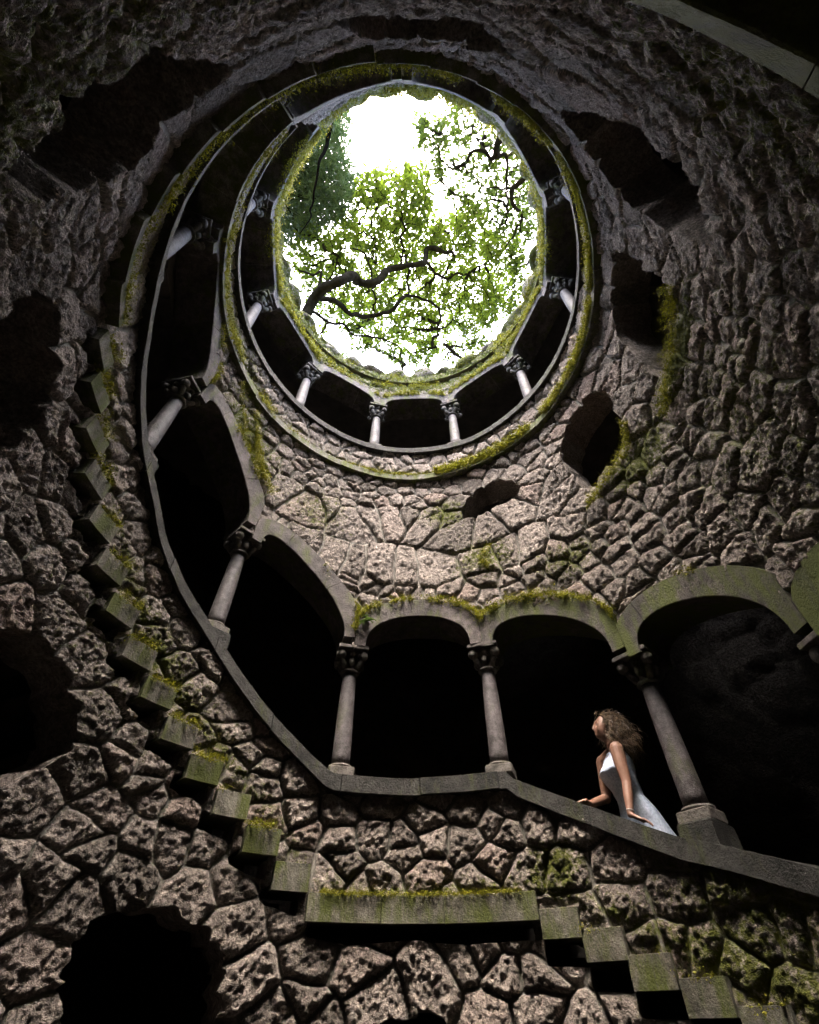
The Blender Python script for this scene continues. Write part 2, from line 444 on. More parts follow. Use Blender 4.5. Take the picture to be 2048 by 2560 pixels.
# seeds of the stones: uneven courses, with a ring of stones set on edge round every window
seeds = []
z = ZLO - .05; row = 0
while z < ZHI + .1:
    sc_ = .92 if z < 1.15 else .80
    hgt = RNG.uniform(.08, .122) * sc_
    s = RNG.uniform(0, .15)
    while s < 2 * math.pi:
        wd = RNG.uniform(.092, .185) * sc_
        seeds.append((s + wd / 2 - math.pi, z + hgt / 2 + RNG.normal(0, .02)))
        s += wd
    z += hgt; row += 1
seeds = [q for q in seeds if RNG.random() > .08]            # some stones span two places
seeds += [(q[0] + RNG.normal(0, .05), q[1] + RNG.normal(0, .045)) for q in seeds if RNG.random() < .16]   # small packing stones
seeds = [(((a + math.pi) % (2 * math.pi)) - math.pi, b) for a, b in seeds]
ringseeds = []
for pg in WINS:
    pu = [(((math.radians(s) + math.pi) % (2 * math.pi)) - math.pi, zz) for s, zz in pg]
    sa = np.array(seeds); dmin = np.full(len(sa), 9.0)
    for a, b in pu: dmin = np.minimum(dmin, np.hypot(sa[:, 0] - a, sa[:, 1] - b))
    seeds = [tuple(q) for q in sa[(dmin > .125) & ~poly_query(sa[:, 0], sa[:, 1], pu)[0]]]
    acc = 0; nxt = 0
    cu, cz = sum(a for a, b in pu) / len(pu), sum(b for a, b in pu) / len(pu)
    for (a, b), (c, d) in zip(pu, pu[1:] + pu[:1]):
        if abs(c - a) > 1: continue
        acc += math.hypot(c - a, d - b)
        if acc >= nxt:
            L = math.hypot(a - cu, b - cz) + 1e-6; w = RNG.uniform(.055, .08)
            ringseeds.append((a + (a - cu) / L * w, b + (b - cz) / L * w)); nxt = acc + RNG.uniform(.075, .12)
seeds = np.array(seeds + ringseeds); NSEED = len(seeds)
seeds = np.concatenate([seeds, seeds + [2 * math.pi, 0], seeds - [2 * math.pi, 0]])
seeds = seeds[np.abs(seeds[:, 0]) < math.pi + .6]
# identify wrapped seeds with their original
orig = np.array([int(np.argmin((((seeds[:NSEED, 0] - q[0] + math.pi) % (2 * math.pi)) - math.pi) ** 2 + (seeds[:NSEED, 1] - q[1]) ** 2)) for q in seeds])
ASP = 1.25
p3 = np.stack([np.cos(uv) * 1, np.sin(uv) * 1, zv], 1)
wu = uv + .028 * fbm(p3 * 7, 3, 3); wz = zv + .022 * fbm(p3 * 7 + 40, 3, 5)
e1 = np.empty(len(uv)); sid = np.empty(len(uv), int); rel = np.empty((len(uv), 2))
rows = 24
for r0 in range(0, NZ + 1, rows):
    sl = slice(r0 * NS, min(r0 + rows, NZ + 1) * NS)
    U, Z = wu[sl], wz[sl]
    cand = np.where((seeds[:, 1] > Z.min() - .34) & (seeds[:, 1] < Z.max() + .34))[0]
    # sort candidates into angle buckets
    nb = 60; bk = np.clip(((U + math.pi) / (2 * math.pi) * nb).astype(int), 0, nb - 1)
    E = np.empty(len(U)); I = np.empty(len(U), int); RL = np.empty((len(U), 2))
    for b in range(nb):
        m = np.where(bk == b)[0]
        if not len(m): continue
        ulo, uhi = U[m].min() - .42, U[m].max() + .42
        cc = cand[(seeds[cand, 0] > ulo) & (seeds[cand, 0] < uhi)]
        d = np.stack([U[m][:, None] - seeds[cc, 0], (Z[m][:, None] - seeds[cc, 1]) * ASP], -1)
        d2 = (d ** 2).sum(-1)
        i0 = d2.argmin(1); c0 = seeds[cc[i0]] * [1, ASP]
        sep = np.hypot(seeds[cc, 0][None] - c0[:, :1], seeds[cc, 1][None] * ASP - c0[:, 1:])
        sep[np.arange(len(m)), i0] = 1e9
        with np.errstate(divide='ignore'):
            ee = (d2 - d2[np.arange(len(m)), i0][:, None]) / (2 * np.maximum(sep, 1e-6))
        ee[np.arange(len(m)), i0] = 1e9
        E[m] = ee.min(1); I[m] = orig[cc[i0]]; RL[m] = d[np.arange(len(m)), i0]
    e1[sl] = E; sid[sl] = I; rel[sl] = RL
srnd = RNG.random((NSEED, 5))
hgt = .012 + .017 * srnd[sid, 0]
pil = 1 - np.exp(-np.maximum(e1 - .0025, 0) / .006)
tilt = (srnd[sid, 1] - .5) * .12 * rel[:, 0] + (srnd[sid, 2] - .5) * .12 * rel[:, 1]
nz1 = fbm(p3 * 14, 2, 11); nz2 = fbm(p3 * 70, 2, 21, .7); nz3 = fbm(p3 * 27, 2, 41, .6); nz4 = vnoise(p3 * 120, 61)
nz2 = np.maximum(nz2, -.16 + .3 * np.minimum(nz2 + .16, 0)); nz3 = np.maximum(nz3, -.25); flat_ = 1 - .25 * np.clip((np.abs(np.degrees(uv)) - 95) / 40, 0, 1)
off = pil * flat_ * (hgt + tilt + .005 * nz1 + .0096 * nz2 + .003 * nz3 + .0040 * nz4) + .0015 * nz2
off = off + .012 * fbm(p3 * 2.2, 2, 77)
damp = np.ones(len(uv))
for s_, z_ in STEPS:
    dd = np.maximum(np.abs(np.degrees(uv) - (s_ + SW / 2)) - SW / 2, 0) * .0175 + np.maximum(np.abs(zv - z_ + .04) - .04, 0)
    damp = np.minimum(damp, np.clip(dd / .03, .6, 1))
off = off * damp
# snap the rim of each opening on to its outline
snap = inside & (near < cellv)
sv2 = np.where(snap, nps, sv); zv2 = np.where(snap, npz, zv)
co = P(sv2, zv2, off)
dead = inside & ~snap
ii = np.arange(NZ)[:, None] * NS; jj = np.arange(NS)[None]
q0 = (ii + jj).ravel(); q1 = (ii + (jj + 1) % NS).ravel(); q2 = q1 + NS; q3 = q0 + NS
quads = np.stack([q1, q0, q3, q2], 1)      # facing the axis
ok = ~dead[quads].any(1)
ok &= ~snap[quads].all(1)
quads = quads[ok]
# moss weight by place
sm = ((sv + 180) % 360) - 180
def blob(s0, z0, ds, dz): return np.exp(-(((sm - s0 + 180) % 360 - 180) / ds) ** 2 - ((zv - z0) / dz) ** 2)
bz1 = band(sm); bz2 = band(sm + 360)
moss = .18 + .28 * np.exp(-np.abs(zv - bz2 - .03) / .05) * ((sm + 360 > 190) & (sm + 360 < 520)) + .22 * np.exp(-np.abs(zv - bz1 - .02) / .05)
moss += .34 * np.clip((zv - 3.3) / .2, 0, 1)
for a in ((62, 2.05, 16, .3, .38), (92, 2.55, 25, .14, .35), (-72, 1.6, 10, .12, .4), (-98, 1.68, 12, .08, .4), (-100, 1.2, 25, .5, .22), (-12, 2.0, 9, .12, .36), (-22, 1.62, 10, .14, .34), (-45, 1.42, 10, .12, .3),
          (60, .8, 30, .3, .15), (150, .8, 20, .4, .3), (-150, .9, 20, .4, .26), (-27, .36, 5, .06, .35), (-60, .1, 20, .2, .2), (30, 1.9, 10, .2, .25), (-60, .3, 16, .12, .25)):
    moss += a[4] * blob(*a[:4])
tint = srnd[sid, 3]
vis = np.bincount(quads.ravel(), minlength=len(sv)) > 0
attrs_all = dict(tint=tint, moss=moss)
# faces to stones
fs = sid[quads]; same = (fs == fs[:, :1]).all(1) & (e1[quads].min(1) > .0028)
fid = np.where(same, fs[:, 0], -1)

def sub_mesh(name, sel, mat, parent):
    f = quads[sel]; u, inv = np.unique(f, return_inverse=True)
    return mesh(name, co[u], inv.reshape(-1, 4), mat, parent, True, {k: v[u] for k, v in attrs_all.items()})

# wall reveals: every free edge round an opening goes back into the thickness of the wall
e = np.concatenate([quads[:, [0, 1]], quads[:, [1, 2]], quads[:, [2, 3]], quads[:, [3, 0]]])
key = np.sort(e, 1); kk = key[:, 0].astype(np.int64) * (len(sv) + 1) + key[:, 1]
uq, first, cnt = np.unique(kk, return_index=True, return_counts=True)
be = e[first[cnt == 1]]
rowi = be // NS
be = be[~((rowi == 0).all(1) | (rowi == NZ).all(1))]
bv, binv = np.unique(be, return_inverse=True); binv = binv.reshape(-1, 2)
depths = [0, .025, .06, .10, .15]
rv = []; rt = []; rm = []
pb = np.stack([np.radians(sv2[bv]) * 1, zv2[bv], np.zeros(len(bv))], 1)
for d in depths:
    if d == 0:
        rv.append(co[bv])
    else:
        o_ = off[bv] * 0 - d + .02 * fbm(pb * 9 + d * 60, 3, 91)
        ds = .45 * fbm(pb * 16 + d * 50, 3, 92); dz = .008 * fbm(pb * 16 + d * 50, 3, 93)
        rv.append(P(sv2[bv] + ds, zv2[bv] + dz, o_))
    rt.append(np.clip(tint[bv] + .3 * fbm(pb * 6 + d * 9, 2, 95), 0, 1)); rm.append(moss[bv] - d)
nb_ = len(bv); rf = []
for k in range(len(depths) - 1):
    a, b = binv[:, 0] + k * nb_, binv[:, 1] + k * nb_
    rf.append(np.stack([b, a, a + nb_, b + nb_], 1))
# ------------------------------------------------------------------ wall = mortar bed, its stones as pieces
wall = sub_mesh('shaft_wall', fid < 0, M_MORTAR, well)
tag(wall, label='rubble masonry of the round shaft')
mesh('opening_reveal', np.concatenate(rv), np.concatenate(rf), M_RUB, wall, True, dict(tint=np.concatenate(rt), moss=np.concatenate(rm)))
# which stones show largest in the picture
cpos = np.array(camo.location); cp, sp_ = math.cos(PITCH), math.sin(PITCH)
fc = co[quads].mean(1) - cpos; nrm = np.cross(co[quads[:, 1]] - co[quads[:, 0]], co[quads[:, 3]] - co[quads[:, 0]])
xc = fc[:, 0]; dc = fc[:, 1] * cp + fc[:, 2] * sp_; yc = -fc[:, 1] * sp_ + fc[:, 2] * cp
shown = (dc > .05) & (np.abs(xc / np.maximum(dc, .05)) < .85) & (np.abs(yc / np.maximum(dc, .05)) < 1.06)
apx = np.where(shown, np.maximum(0, -(nrm * fc).sum(1)) / np.maximum(dc, .05) ** 3, 0)
score = np.bincount(np.where(fid >= 0, fid, 0), np.where(fid >= 0, apx, 0), minlength=NSEED)
big = np.argsort(-score)[:300]; isbig = np.zeros(NSEED, bool); isbig[big] = True
order = np.argsort(fid, kind='stable'); fso = fid[order]
starts = np.searchsorted(fso, np.arange(NSEED)); ends = np.searchsorted(fso, np.arange(NSEED), side='right')
small_ = []
for k in big:
    if ends[k] - starts[k] <= 90: small_.append(k)
    if ends[k] - starts[k] > 90:
        fsel = order[starts[k]:ends[k]]
        # keep the main piece where an opening cuts a stone in two
        qs = quads[fsel]; lab = {}; 
        ids = np.unique(qs); comp = np.arange(len(ids)); qi = np.searchsorted(ids, qs)
        for _ in range(60):
            mn = comp[qi].min(1); new = comp.copy(); np.minimum.at(new, qi.ravel(), np.repeat(mn, 4)); new = new[new]
            if (new == comp).all(): break
            comp = new
        fl_ = comp[qi[:, 0]]; u_, c_ = np.unique(fl_, return_counts=True)
        mainp = fl_ == u_[c_.argmax()]
        fid[fsel[~mainp]] = -2
        sub_mesh('stone', fsel[mainp], M_RUB, wall)
rest = sub_mesh('rubble_stones', ((fid >= 0) & ~isbig[np.maximum(fid, 0)]) | (fid == -2) | np.isin(fid, small_), M_RUB, wall)
tag(rest, kind='stuff')

# ------------------------------------------------------------------ the passage behind: outer wall, stair, ceiling, shaft foot
def relief_cylinder(name, r, z0, z1, du, seed, amp, parent, mat):
    n = int(2 * math.pi * r / du); m = int((z1 - z0) / du)
    a = np.linspace(0, 2 * math.pi, n, endpoint=False); zz = np.linspace(z0, z1, m + 1)
    A, Z_ = np.meshgrid(a, zz); A = A.ravel(); Z_ = Z_.ravel()
    q = np.stack([np.cos(A) * r, np.sin(A) * r, Z_ * 1.3], 1)
    g = np.floor(q * 5.5); best = np.full((len(q), 2), 9.0); bid = np.zeros(len(q))
    for dx in (-1, 0, 1):
        for dy in (-1, 0, 1):
            for dz in (-1, 0, 1):
                c = g + [dx, dy, dz]; ci = c.astype(np.int64)
                pnt = c + np.stack([h3(ci[:, 0], ci[:, 1], ci[:, 2], seed + t) for t in range(3)], 1)
                d = np.linalg.norm(pnt - q * 5.5, axis=1)
                k = d < best[:, 0]; best[k, 1] = best[k, 0]; best[k, 0] = d[k]; bid[k] = h3(ci[:, 0], ci[:, 1], ci[:, 2], seed + 9)[k]
                k2 = ~k & (d < best[:, 1]); best[k2, 1] = d[k2]
    rel_ = 1 - np.exp(-(best[:, 1] - best[:, 0]) / .16)
    rr = r - amp * rel_ * (.6 + .6 * bid) - .012 * fbm(q * 22, 3, seed)
    v = np.stack([rr * np.cos(A) * S, rr * np.sin(A) * S + .04 * S, Z_ * S + BASE], 1)
    i_ = np.arange(m)[:, None] * n; j_ = np.arange(n)[None]
    f = np.stack([(i_ + (j_ + 1) % n).ravel(), (i_ + j_).ravel(), (i_ + j_ + n).ravel(), (i_ + (j_ + 1) % n + n).ravel()], 1)
    o = mesh(name, v, f[:, ::-1], mat, parent, True, dict(tint=bid, moss=np.full(len(v), .12)))
    return o
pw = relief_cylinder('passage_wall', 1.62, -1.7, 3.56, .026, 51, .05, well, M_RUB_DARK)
tag(pw, kind='stuff')
def ring_sheet(name, r0, r1, z, parent, mat, up=True, n=96):
    v = []; f = []
    for k in range(n):
        a = 2 * math.pi * k / n
        for r in (r0, r1): v.append((r * math.cos(a) * S, (r * math.sin(a)) * S + .06 * S, z * S + BASE))
    for k in range(n):
        a, b = 2 * k, 2 * ((k + 1) % n); f.append((a, a + 1, b + 1, b) if up else (b, b + 1, a + 1, a))
    return mesh(name, v, f, mat, parent)
ring_sheet('gallery_ceiling', .90, 1.66, 3.565, well, M_SLAB, False)
mb = MB()
s = -200.0
while s < 516:
    w = 6.5; zt = float(band(s)) - .075
    if level(s): zt = float(band(s)) - .03
    a0, a1 = s, s + w
    ring = []
    for a in (a0, a1):
        ring.append([tuple(P(a, zt, -.165)), tuple(P(a, zt, -.66)), tuple(P(a, zt - .11, -.66)), tuple(P(a, zt - .11, -.165))])
    mb.loft(ring)
    s += w
mb.build('stair_flight', M_SLAB, well)
mb = MB()
mb.loft([[tuple(P(a, z, .0)) for a in range(0, 360, 5)] for z in (-1.75, -.43)], caps=False)
mb.f = [q[::-1] for q in mb.f]
mb.build('shaft_foot', M_SLAB, well)
fl = MB(); fl.add([tuple(P(a, -1.75, -.7)) for a in range(0, 360, 5)], [tuple(range(71, -1, -1))])
tag(fl.build('floor', M_SLAB), kind='structure')

# ------------------------------------------------------------------ arches: voussoirs
def swept(name, s_in, z_in, s_out, z_out, f0, b0, mat, parent, rough=.0, seed=0):
    """solid between two curves on the shaft face, from inward offset f0 back to -b0"""
    rings = []
    for a, b, c, d in zip(s_in, z_in, s_out, z_out):
        m_s, m_z = (a + c) / 2, (b + d) / 2
        rings.append([P(a, b, f0 - .002), P(a + (c - a) * .04, b + (d - b) * .04, f0 + .001), P(m_s, m_z, f0), P(c, d, f0 - .001), P(c, d, -b0), P(a, b, -b0)])
    R_ = np.array(rings)
    if rough:
        q = R_.reshape(-1, 3); q += (rough * fbm(q * 6, 3, seed))[:, None] * np.array([.6, .6, .5])
    mb = MB(); mb.loft([[tuple(p) for p in r] for r in R_]); return mb.build(name, mat, parent)
for i in BAYS:
    s0, s1 = COLS[i], COLS[i + 1]
    if s0 < -190: continue
    ar = bpy.data.objects.new('arch', None); COL.objects.link(ar); ar.parent = well; ar.empty_display_size = .2
    s, z = arch_curve(i, 61); w = .095 if s0 < 215 else .07
    so, zo = offset_curve(s, z, w, s0 + .08, s1 - .08)
    cuts = [0, .32 + RNG.uniform(-.08, .08), .7 + RNG.uniform(-.08, .08), 1]
    for c0, c1 in zip(cuts, cuts[1:]):
        t = np.linspace(c0 + (.0012 if c0 else 0), c1 - (.0012 if c1 < 1 else 0), 13) * 60
        g = lambda arr: np.interp(t, np.arange(61), arr)
        swept('voussoir', g(s), g(z), g(so), g(zo), .031 + RNG.uniform(-.0012, .0012), .155, M_ARCHG if s0 < -100 else (M_ARCHM if s0 < -40 else M_ARCH), ar, .006, i)

# ------------------------------------------------------------------ coping of the parapet, one stone per half bay, and pedestals
for i in BAYS:
    s0, s1 = COLS[i], COLS[i + 1]
    if s0 < -170: continue
    for a, b in ((s0, (s0 + s1) / 2), ((s0 + s1) / 2, s1)):
        n = 12; ss = np.linspace(a + .09, b - .09, n); zz = rail(ss) + RNG.uniform(-.003, .003)
        rings = []
        th = .056
        for q, z in zip(ss, zz):
            rings.append([P(q, z - th, -.155), P(q, z - th, .038), P(q, z - th * .98, .040), P(q, z - th * .5, .0375), P(q, z - th * .02, .035), P(q, z, .034), P(q, z, -.155)])
        R_ = np.array(rings); q = R_.reshape(-1, 3)
        q += (.006 * fbm(q * 9, 3, 5 + i))[:, None] * np.array([.6, .6, .7])
        mb = MB(); mb.loft([[tuple(p) for p in r] for r in R_]); mb.build('coping_stone', M_COPE, well)

# ------------------------------------------------------------------ columns
def make_column():
    sh = MB(); H = .372 * S; r0, r1 = .0345 * S, .0285 * S
    sh.lathe([(r0, 0), (r0 * 1.0, H * .1), (r0 * .985, H * .35), (r0 * .93, H * .65), (r1 * 1.03, H * .9), (r1, H)], 24)
    col = sh.build('column', M_COL, well, True)
    bs = MB()
    bs.box((0, 0, -.0225 * S), (.094 * S, .094 * S, .031 * S), .006)
    bs.lathe([(.036 * S, -.0075 * S), (.044 * S, -.006 * S), (.046 * S, -.001 * S), (.043 * S, .004 * S), (.036 * S, .006 * S)], 22)
    b = bs.build('base', M_CAP, col)
    cp_ = MB(); z = H
    cp_.lathe([(r1, z - .004), (.038 * S, z - .001 * S), (.041 * S, z + .004 * S), (.038 * S, z + .009 * S), (.031 * S, z + .012 * S), (.033 * S, z + .035 * S), (.041 * S, z + .06 * S), (.052 * S, z + .082 * S), (.05 * S, z + .084 * S)], 22)
    for ax in (-1, 1):
        for ay in (-1, 1):
            cp_.ball((ax * .047 * S, ay * .047 * S, z + .066 * S), (.021 * S, .021 * S, .022 * S), 12, 8)
            cp_.tube([(ax * .02 * S, ay * .02 * S, z + .012 * S), (ax * .036 * S, ay * .036 * S, z + .036 * S), (ax * .045 * S, ay * .045 * S, z + .056 * S)], [.012 * S, .013 * S, .010 * S], 8)
    for k in range(4):
        a = math.pi / 2 * k
        cp_.ball((math.cos(a) * .050 * S, math.sin(a) * .050 * S, z + .073 * S), .0115 * S, 10, 6)
        cp_.ball((math.cos(a) * .040 * S, math.sin(a) * .040 * S, z + .040 * S), (.014 * S, .014 * S, .02 * S), 9, 6)
    c = cp_.build('capital', M_CAP, col, True)
    ab = MB(); ab.box((0, 0, z + .094 * S), (.128 * S, .15 * S, .017 * S), .006)
    a_ = ab.build('abacus', M_ARCH, col)
    return col, [b, c, a_]
col0, parts0 = make_column(); used = False
for s in COLS[2:-1]:
    c, ps = col0, parts0
    if used:
        c = col0.copy(); COL.objects.link(c); ps = []
        for p in parts0:
            q = p.copy(); COL.objects.link(q); q.parent = c; ps.append(q)
    used = True
    z = base_z(s); pos = P(s, z + .038, -.045)
    pos[2] = (z + .038) * S + BASE
    c.location = tuple(pos); c.rotation_euler = (0, 0, math.radians(s) + random.uniform(-.03, .03))
    if not -21 < s < 17:
        mb = MB(); hgt_ = .10
        mb.box((0, 0, -hgt_ / 2 * S + .0), (.102 * S, .13 * S, hgt_ * S), .012)
        v = np.array(mb.v); v += (.01 * fbm(v * 8 + s, 3, 4))[:, None]; mb.v = [tuple(x) for x in v]
        o = mb.build('pedestal_block', M_COPE, well)
        pp = P(s, z, -.045); o.location = (pp[0], pp[1], z * S + BASE); o.rotation_euler = (0, 0, math.radians(s))
# ------------------------------------------------------------------ tread ends, landing course and string course
def course(name, a, b, z0f, h, proud, mat, n=9, back=.10, rough=.008, seed=0):
    ss = np.linspace(a, b, n); R_ = []
    for q in ss:
        z = z0f(q)
        R_.append([P(q, z - h, -back), P(q, z - h, proud + .003), P(q, z - h * .5, proud + .0015), P(q, z - .001, proud), P(q, z, proud - .001), P(q, z, -back)])
    R_ = np.array(R_); q = R_.reshape(-1, 3); q += (rough * fbm(q * 8, 3, seed))[:, None] * .8
    mb = MB(); mb.loft([[tuple(p) for p in r] for r in R_]); return mb.build(name, mat, well)
for k, (s, z) in enumerate(STEPS):
    zz = z + RNG.uniform(-.004, .004)
    course('tread_end', s + .06, s + SW - .06, lambda q: zz, step_h(k), .032 + RNG.uniform(-.003, .003), M_BLOCK, 5, .12, .0015, k)
for a, b in ((-22.4, -6.2), (-6.1, 5.0), (5.1, 18.1)):
    course('landing_course', a, b, lambda q: .292, .066, .036, M_BLOCK, 12, .12, .002, 3)
s = 108.2
while s < 508:
    w = RNG.uniform(7.5, 11.5)
    if s + w > 508: w = 508 - s
    zc = float(band(s + w / 2)); sl = (float(band(s + w)) - float(band(s))) * (.55 if s < 200 else 1)
    course('string_course', s + .04, s + w - .04, lambda q: zc + sl * ((q - s) / w - .5), .05, .045 + RNG.uniform(-.003, .004), M_BLOCK, 8, .10, .003, int(s))
    s += w
# ------------------------------------------------------------------ boulders of the rim
def boulder(size, seed, sub=3):
    bm = bmesh.new(); bmesh.ops.create_icosphere(bm, subdivisions=sub, radius=1)
    v = np.array([x.co[:] for x in bm.verts]); f = np.array([[w.index for w in q.verts] for q in bm.faces]); bm.free()
    d = 1 + .28 * fbm(v * 1.3 + seed, 2, seed) + .16 * fbm(v * 3.5 + seed, 3, seed + 3) + .05 * fbm(v * 9, 2, seed)
    v = v * d[:, None] * np.array(size)
    return v, f
a = 0.0; k = 0
while a < 356:
    w = RNG.uniform(9, 16)
    hz = RNG.uniform(.035, .085)
    v, f = boulder((math.radians(w) * .62 * S, .12 * S, hz * S), 100 + k)
    sn = a + w / 2
    p = P(sn, 3.745 + RNG.uniform(-.01, .02), -.075 + RNG.uniform(-.015, .01))
    R3 = np.array(Matrix.Rotation(math.radians(sn), 3, 'Z'))
    v = v @ R3.T + p
    mesh('rim_boulder', v, f, M_RUB, well, True, dict(tint=np.full(len(v), RNG.random()), moss=np.clip(.45 + .25 * fbm(v * 2, 2, k), 0, 1)))
    a += w; k += 1
# ------------------------------------------------------------------ ground round the mouth
rr = np.concatenate([np.linspace(.99, 2.2, 8), np.linspace(2.8, 25, 22), np.array([32, 45, 70, 110])])
na = 96; v = []
for r in rr:
    for k in range(na):
        a = 2 * math.pi * k / na
        v.append((r * S * math.cos(a), r * S * math.sin(a) + .08 * S, 0))
v = np.array(v); r_ = np.repeat(rr, na)
v[:, 2] = 3.735 * S + BASE + .25 * fbm(v * [.35, .35, 0], 4, 8) * np.clip((r_ - 1.15) / 1.5, 0, 1) - .02
f = []
for i in range(len(rr) - 1):
    for k in range(na):
        f.append((i * na + k, (i + 1) * na + k, (i + 1) * na + (k + 1) % na, i * na + (k + 1) % na))
tag(mesh('ground', v, f, M_GROUND, None, True), kind='structure')
GZ = 3.735 * S + BASE

# ================================================================== moss
def ico(sub):
    bm = bmesh.new(); bmesh.ops.create_icosphere(bm, subdivisions=sub, radius=1)
    v = np.array([x.co[:] for x in bm.verts]); f = np.array([[w.index for w in q.verts] for q in bm.faces]); bm.free(); return v, f
IV, IF = ico(2)
def moss_mesh(name, pts, inw, size, label, blades=9):
    size = np.asarray(size) * .5
    """cushions with a fringe of blades: pts (n,3), inw (n,3) direction off the wall, size (n,)"""
    pts = np.asarray(pts); inw = np.asarray(inw); n = len(pts)
    V = []; F = []
    # cushions
    m = max(1, n // 3); pick = RNG.choice(n, m, replace=False)
    jit = 1 + .35 * RNG.standard_normal((m, len(IV), 1)).clip(-1.5, 1.5) * .6
    sc = np.stack([RNG.uniform(.7, 1.3, m), RNG.uniform(.7, 1.3, m), RNG.uniform(.45, .8, m)], 1)
    v = pts[pick][:, None] + IV[None] * jit * (size[pick][:, None] * sc)[:, None] * .6
    V.append(v.reshape(-1, 3)); F.append((IF[None] + (np.arange(m) * len(IV))[:, None, None]).reshape(-1, 3)); base = m * len(IV)
    # blades
    k = n * blades; p = np.repeat(pts, blades, 0); iw = np.repeat(inw, blades, 0); sz = np.repeat(size, blades)
    p = p + RNG.normal(0, 1.1, (k, 3)) * sz[:, None]
    d = RNG.normal(0, .6, (k, 3)) + iw * .7 + np.array([0, 0, .5]); d /= np.linalg.norm(d, axis=1, keepdims=True)
    sd = np.cross(d, RNG.normal(0, 1, (k, 3))); sd /= np.linalg.norm(sd, axis=1, keepdims=True) + 1e-9
    L = sz * RNG.uniform(.4, 1.1, k); w = L * .34
    v = np.stack([p - sd * w[:, None], p + sd * w[:, None], p + d * L[:, None]], 1).reshape(-1, 3)
    V.append(v); F.append(np.arange(3 * k).reshape(-1, 3) + base)
    o = mesh(name, np.concatenate(V), np.concatenate(F), M_MOSS)
    return tag(o, label, 'moss', kind='stuff')
def inward(s):
    s = np.radians(s); return np.stack([np.sin(s), -np.cos(s), np.zeros_like(s)], -1)
def strip(sf, zf, offf, n, dens_seed, thr, sz, spread_z=.01, spread_o=.02, hang=.0):
    """n random points along a path t in 0..1 -> moss points where noise is over thr"""
    t = RNG.random(n); s = sf(t); z = zf(t) + RNG.normal(0, spread_z, n) - hang * RNG.random(n) ** 2
    nn = fbm(np.stack([s * .09, z * 4, np.full(n, dens_seed)], 1), 3, 7)
    k = nn > thr; s, z = s[k], z[k]
    o = offf + RNG.normal(0, spread_o, k.sum())
    return P(s, z, o), inward(s), sz * S * RNG.uniform(.5, 1.5, k.sum()) * (1 + .8 * np.clip(nn[k] - thr, 0, .6))
def cat_(l): return [np.concatenate(x) for x in zip(*l)]
# string course
L = []
L.append(strip(lambda t: 108 + t * 84, lambda t: band(108 + t * 84) + .006, .035, 4200, 1.0, -.3, .008, .006, .014, .01))
L.append(strip(lambda t: 192 + t * 70, lambda t: band(192 + t * 70) + .008, .04, 4200, 2.0, -.4, .010, .008, .012, .02))
L.append(strip(lambda t: 255 + t * 95, lambda t: band(255 + t * 95) + .010, .045, 6500, 3.0, -.35, .012, .008, .012, .045))
L.append(strip(lambda t: 350 + t * 60, lambda t: band(350 + t * 60) + .006, .03, 2200, 4.0, -.15, .008, .006, .012, .02))
L.append(strip(lambda t: 405 + t * 100, lambda t: band(405 + t * 100) + .01, .04, 4200, 5.0, -.2, .009, .012, .014, .04))
moss_mesh('ledge_moss', *cat_(L), 'yellow green moss carpet along the curved stone ledge below the top gallery', 7)
# tread ends and landing course
L = []
for k, (s, z) in enumerate(STEPS):
    L.append(strip(lambda t: s + 1.0 * RNG.random() + t * (SW - .5), lambda t: z + .004 + 0 * t, .04, 70 if s > 0 else 14, 10.0 + k * 3.1, -.25 if s > 0 else .05, .0075, .004, .012, .012))
L.append(strip(lambda t: -20 + t * 36, lambda t: .295 + 0 * t, .034, 1500, 30.0, -.5, .0042, .003, .008, .004))
moss_mesh('tread_moss', *cat_(L), 'bright moss cushions on the projecting tread ends and landing course', 8)
# on the backs of the arches
L = []
for i in BAYS:
    s0 = COLS[i]
    s, z = arch_curve(i, 61); so, zo = offset_curve(s, z, .095 if s0 < 215 else .07, s0 + .1, COLS[i + 1] - .1)
    if -60 < s0 < 0: n, thr, sz, hg = 950, -.25, .0095, .02
    elif -100 < s0 < -60: n, thr, sz, hg = 260, .1, .008, .02
    elif 10 < s0 < 130: n, thr, sz, hg = 700, -.05, .009, .03
    elif s0 > 225: n, thr, sz, hg = 900, -.35, .011, .02
    else: continue
    lo, hi = (.14, .86)
    if 10 < s0 < 130: lo, hi = (.04, .72)
    tt = lambda t: (lo + (hi - lo) * t) * 60
    L.append(strip(lambda t: np.interp(tt(t), np.arange(61), so), lambda t: np.interp(tt(t), np.arange(61), zo) + .006, .032, n, 50.0 + i * 2.3, thr, sz, .008, .012, hg))
moss_mesh('arch_moss', *cat_(L), 'dark green moss growing over the backs of the arches', 8)
# the mossy lip under the rim
L = []
for c in range(5):
    z0 = 3.47 + .06 * c
    L.append(strip(lambda t: t * 360, lambda t: z0 + .03 * np.sin(t * 40 + c), .03, 3600, 80.0 + c * 4, .16 if c else -.1, .011, .02, .014, .0))
moss_mesh('rim_moss', *cat_(L), 'thick moss on the lip below the open mouth of the well', 7)
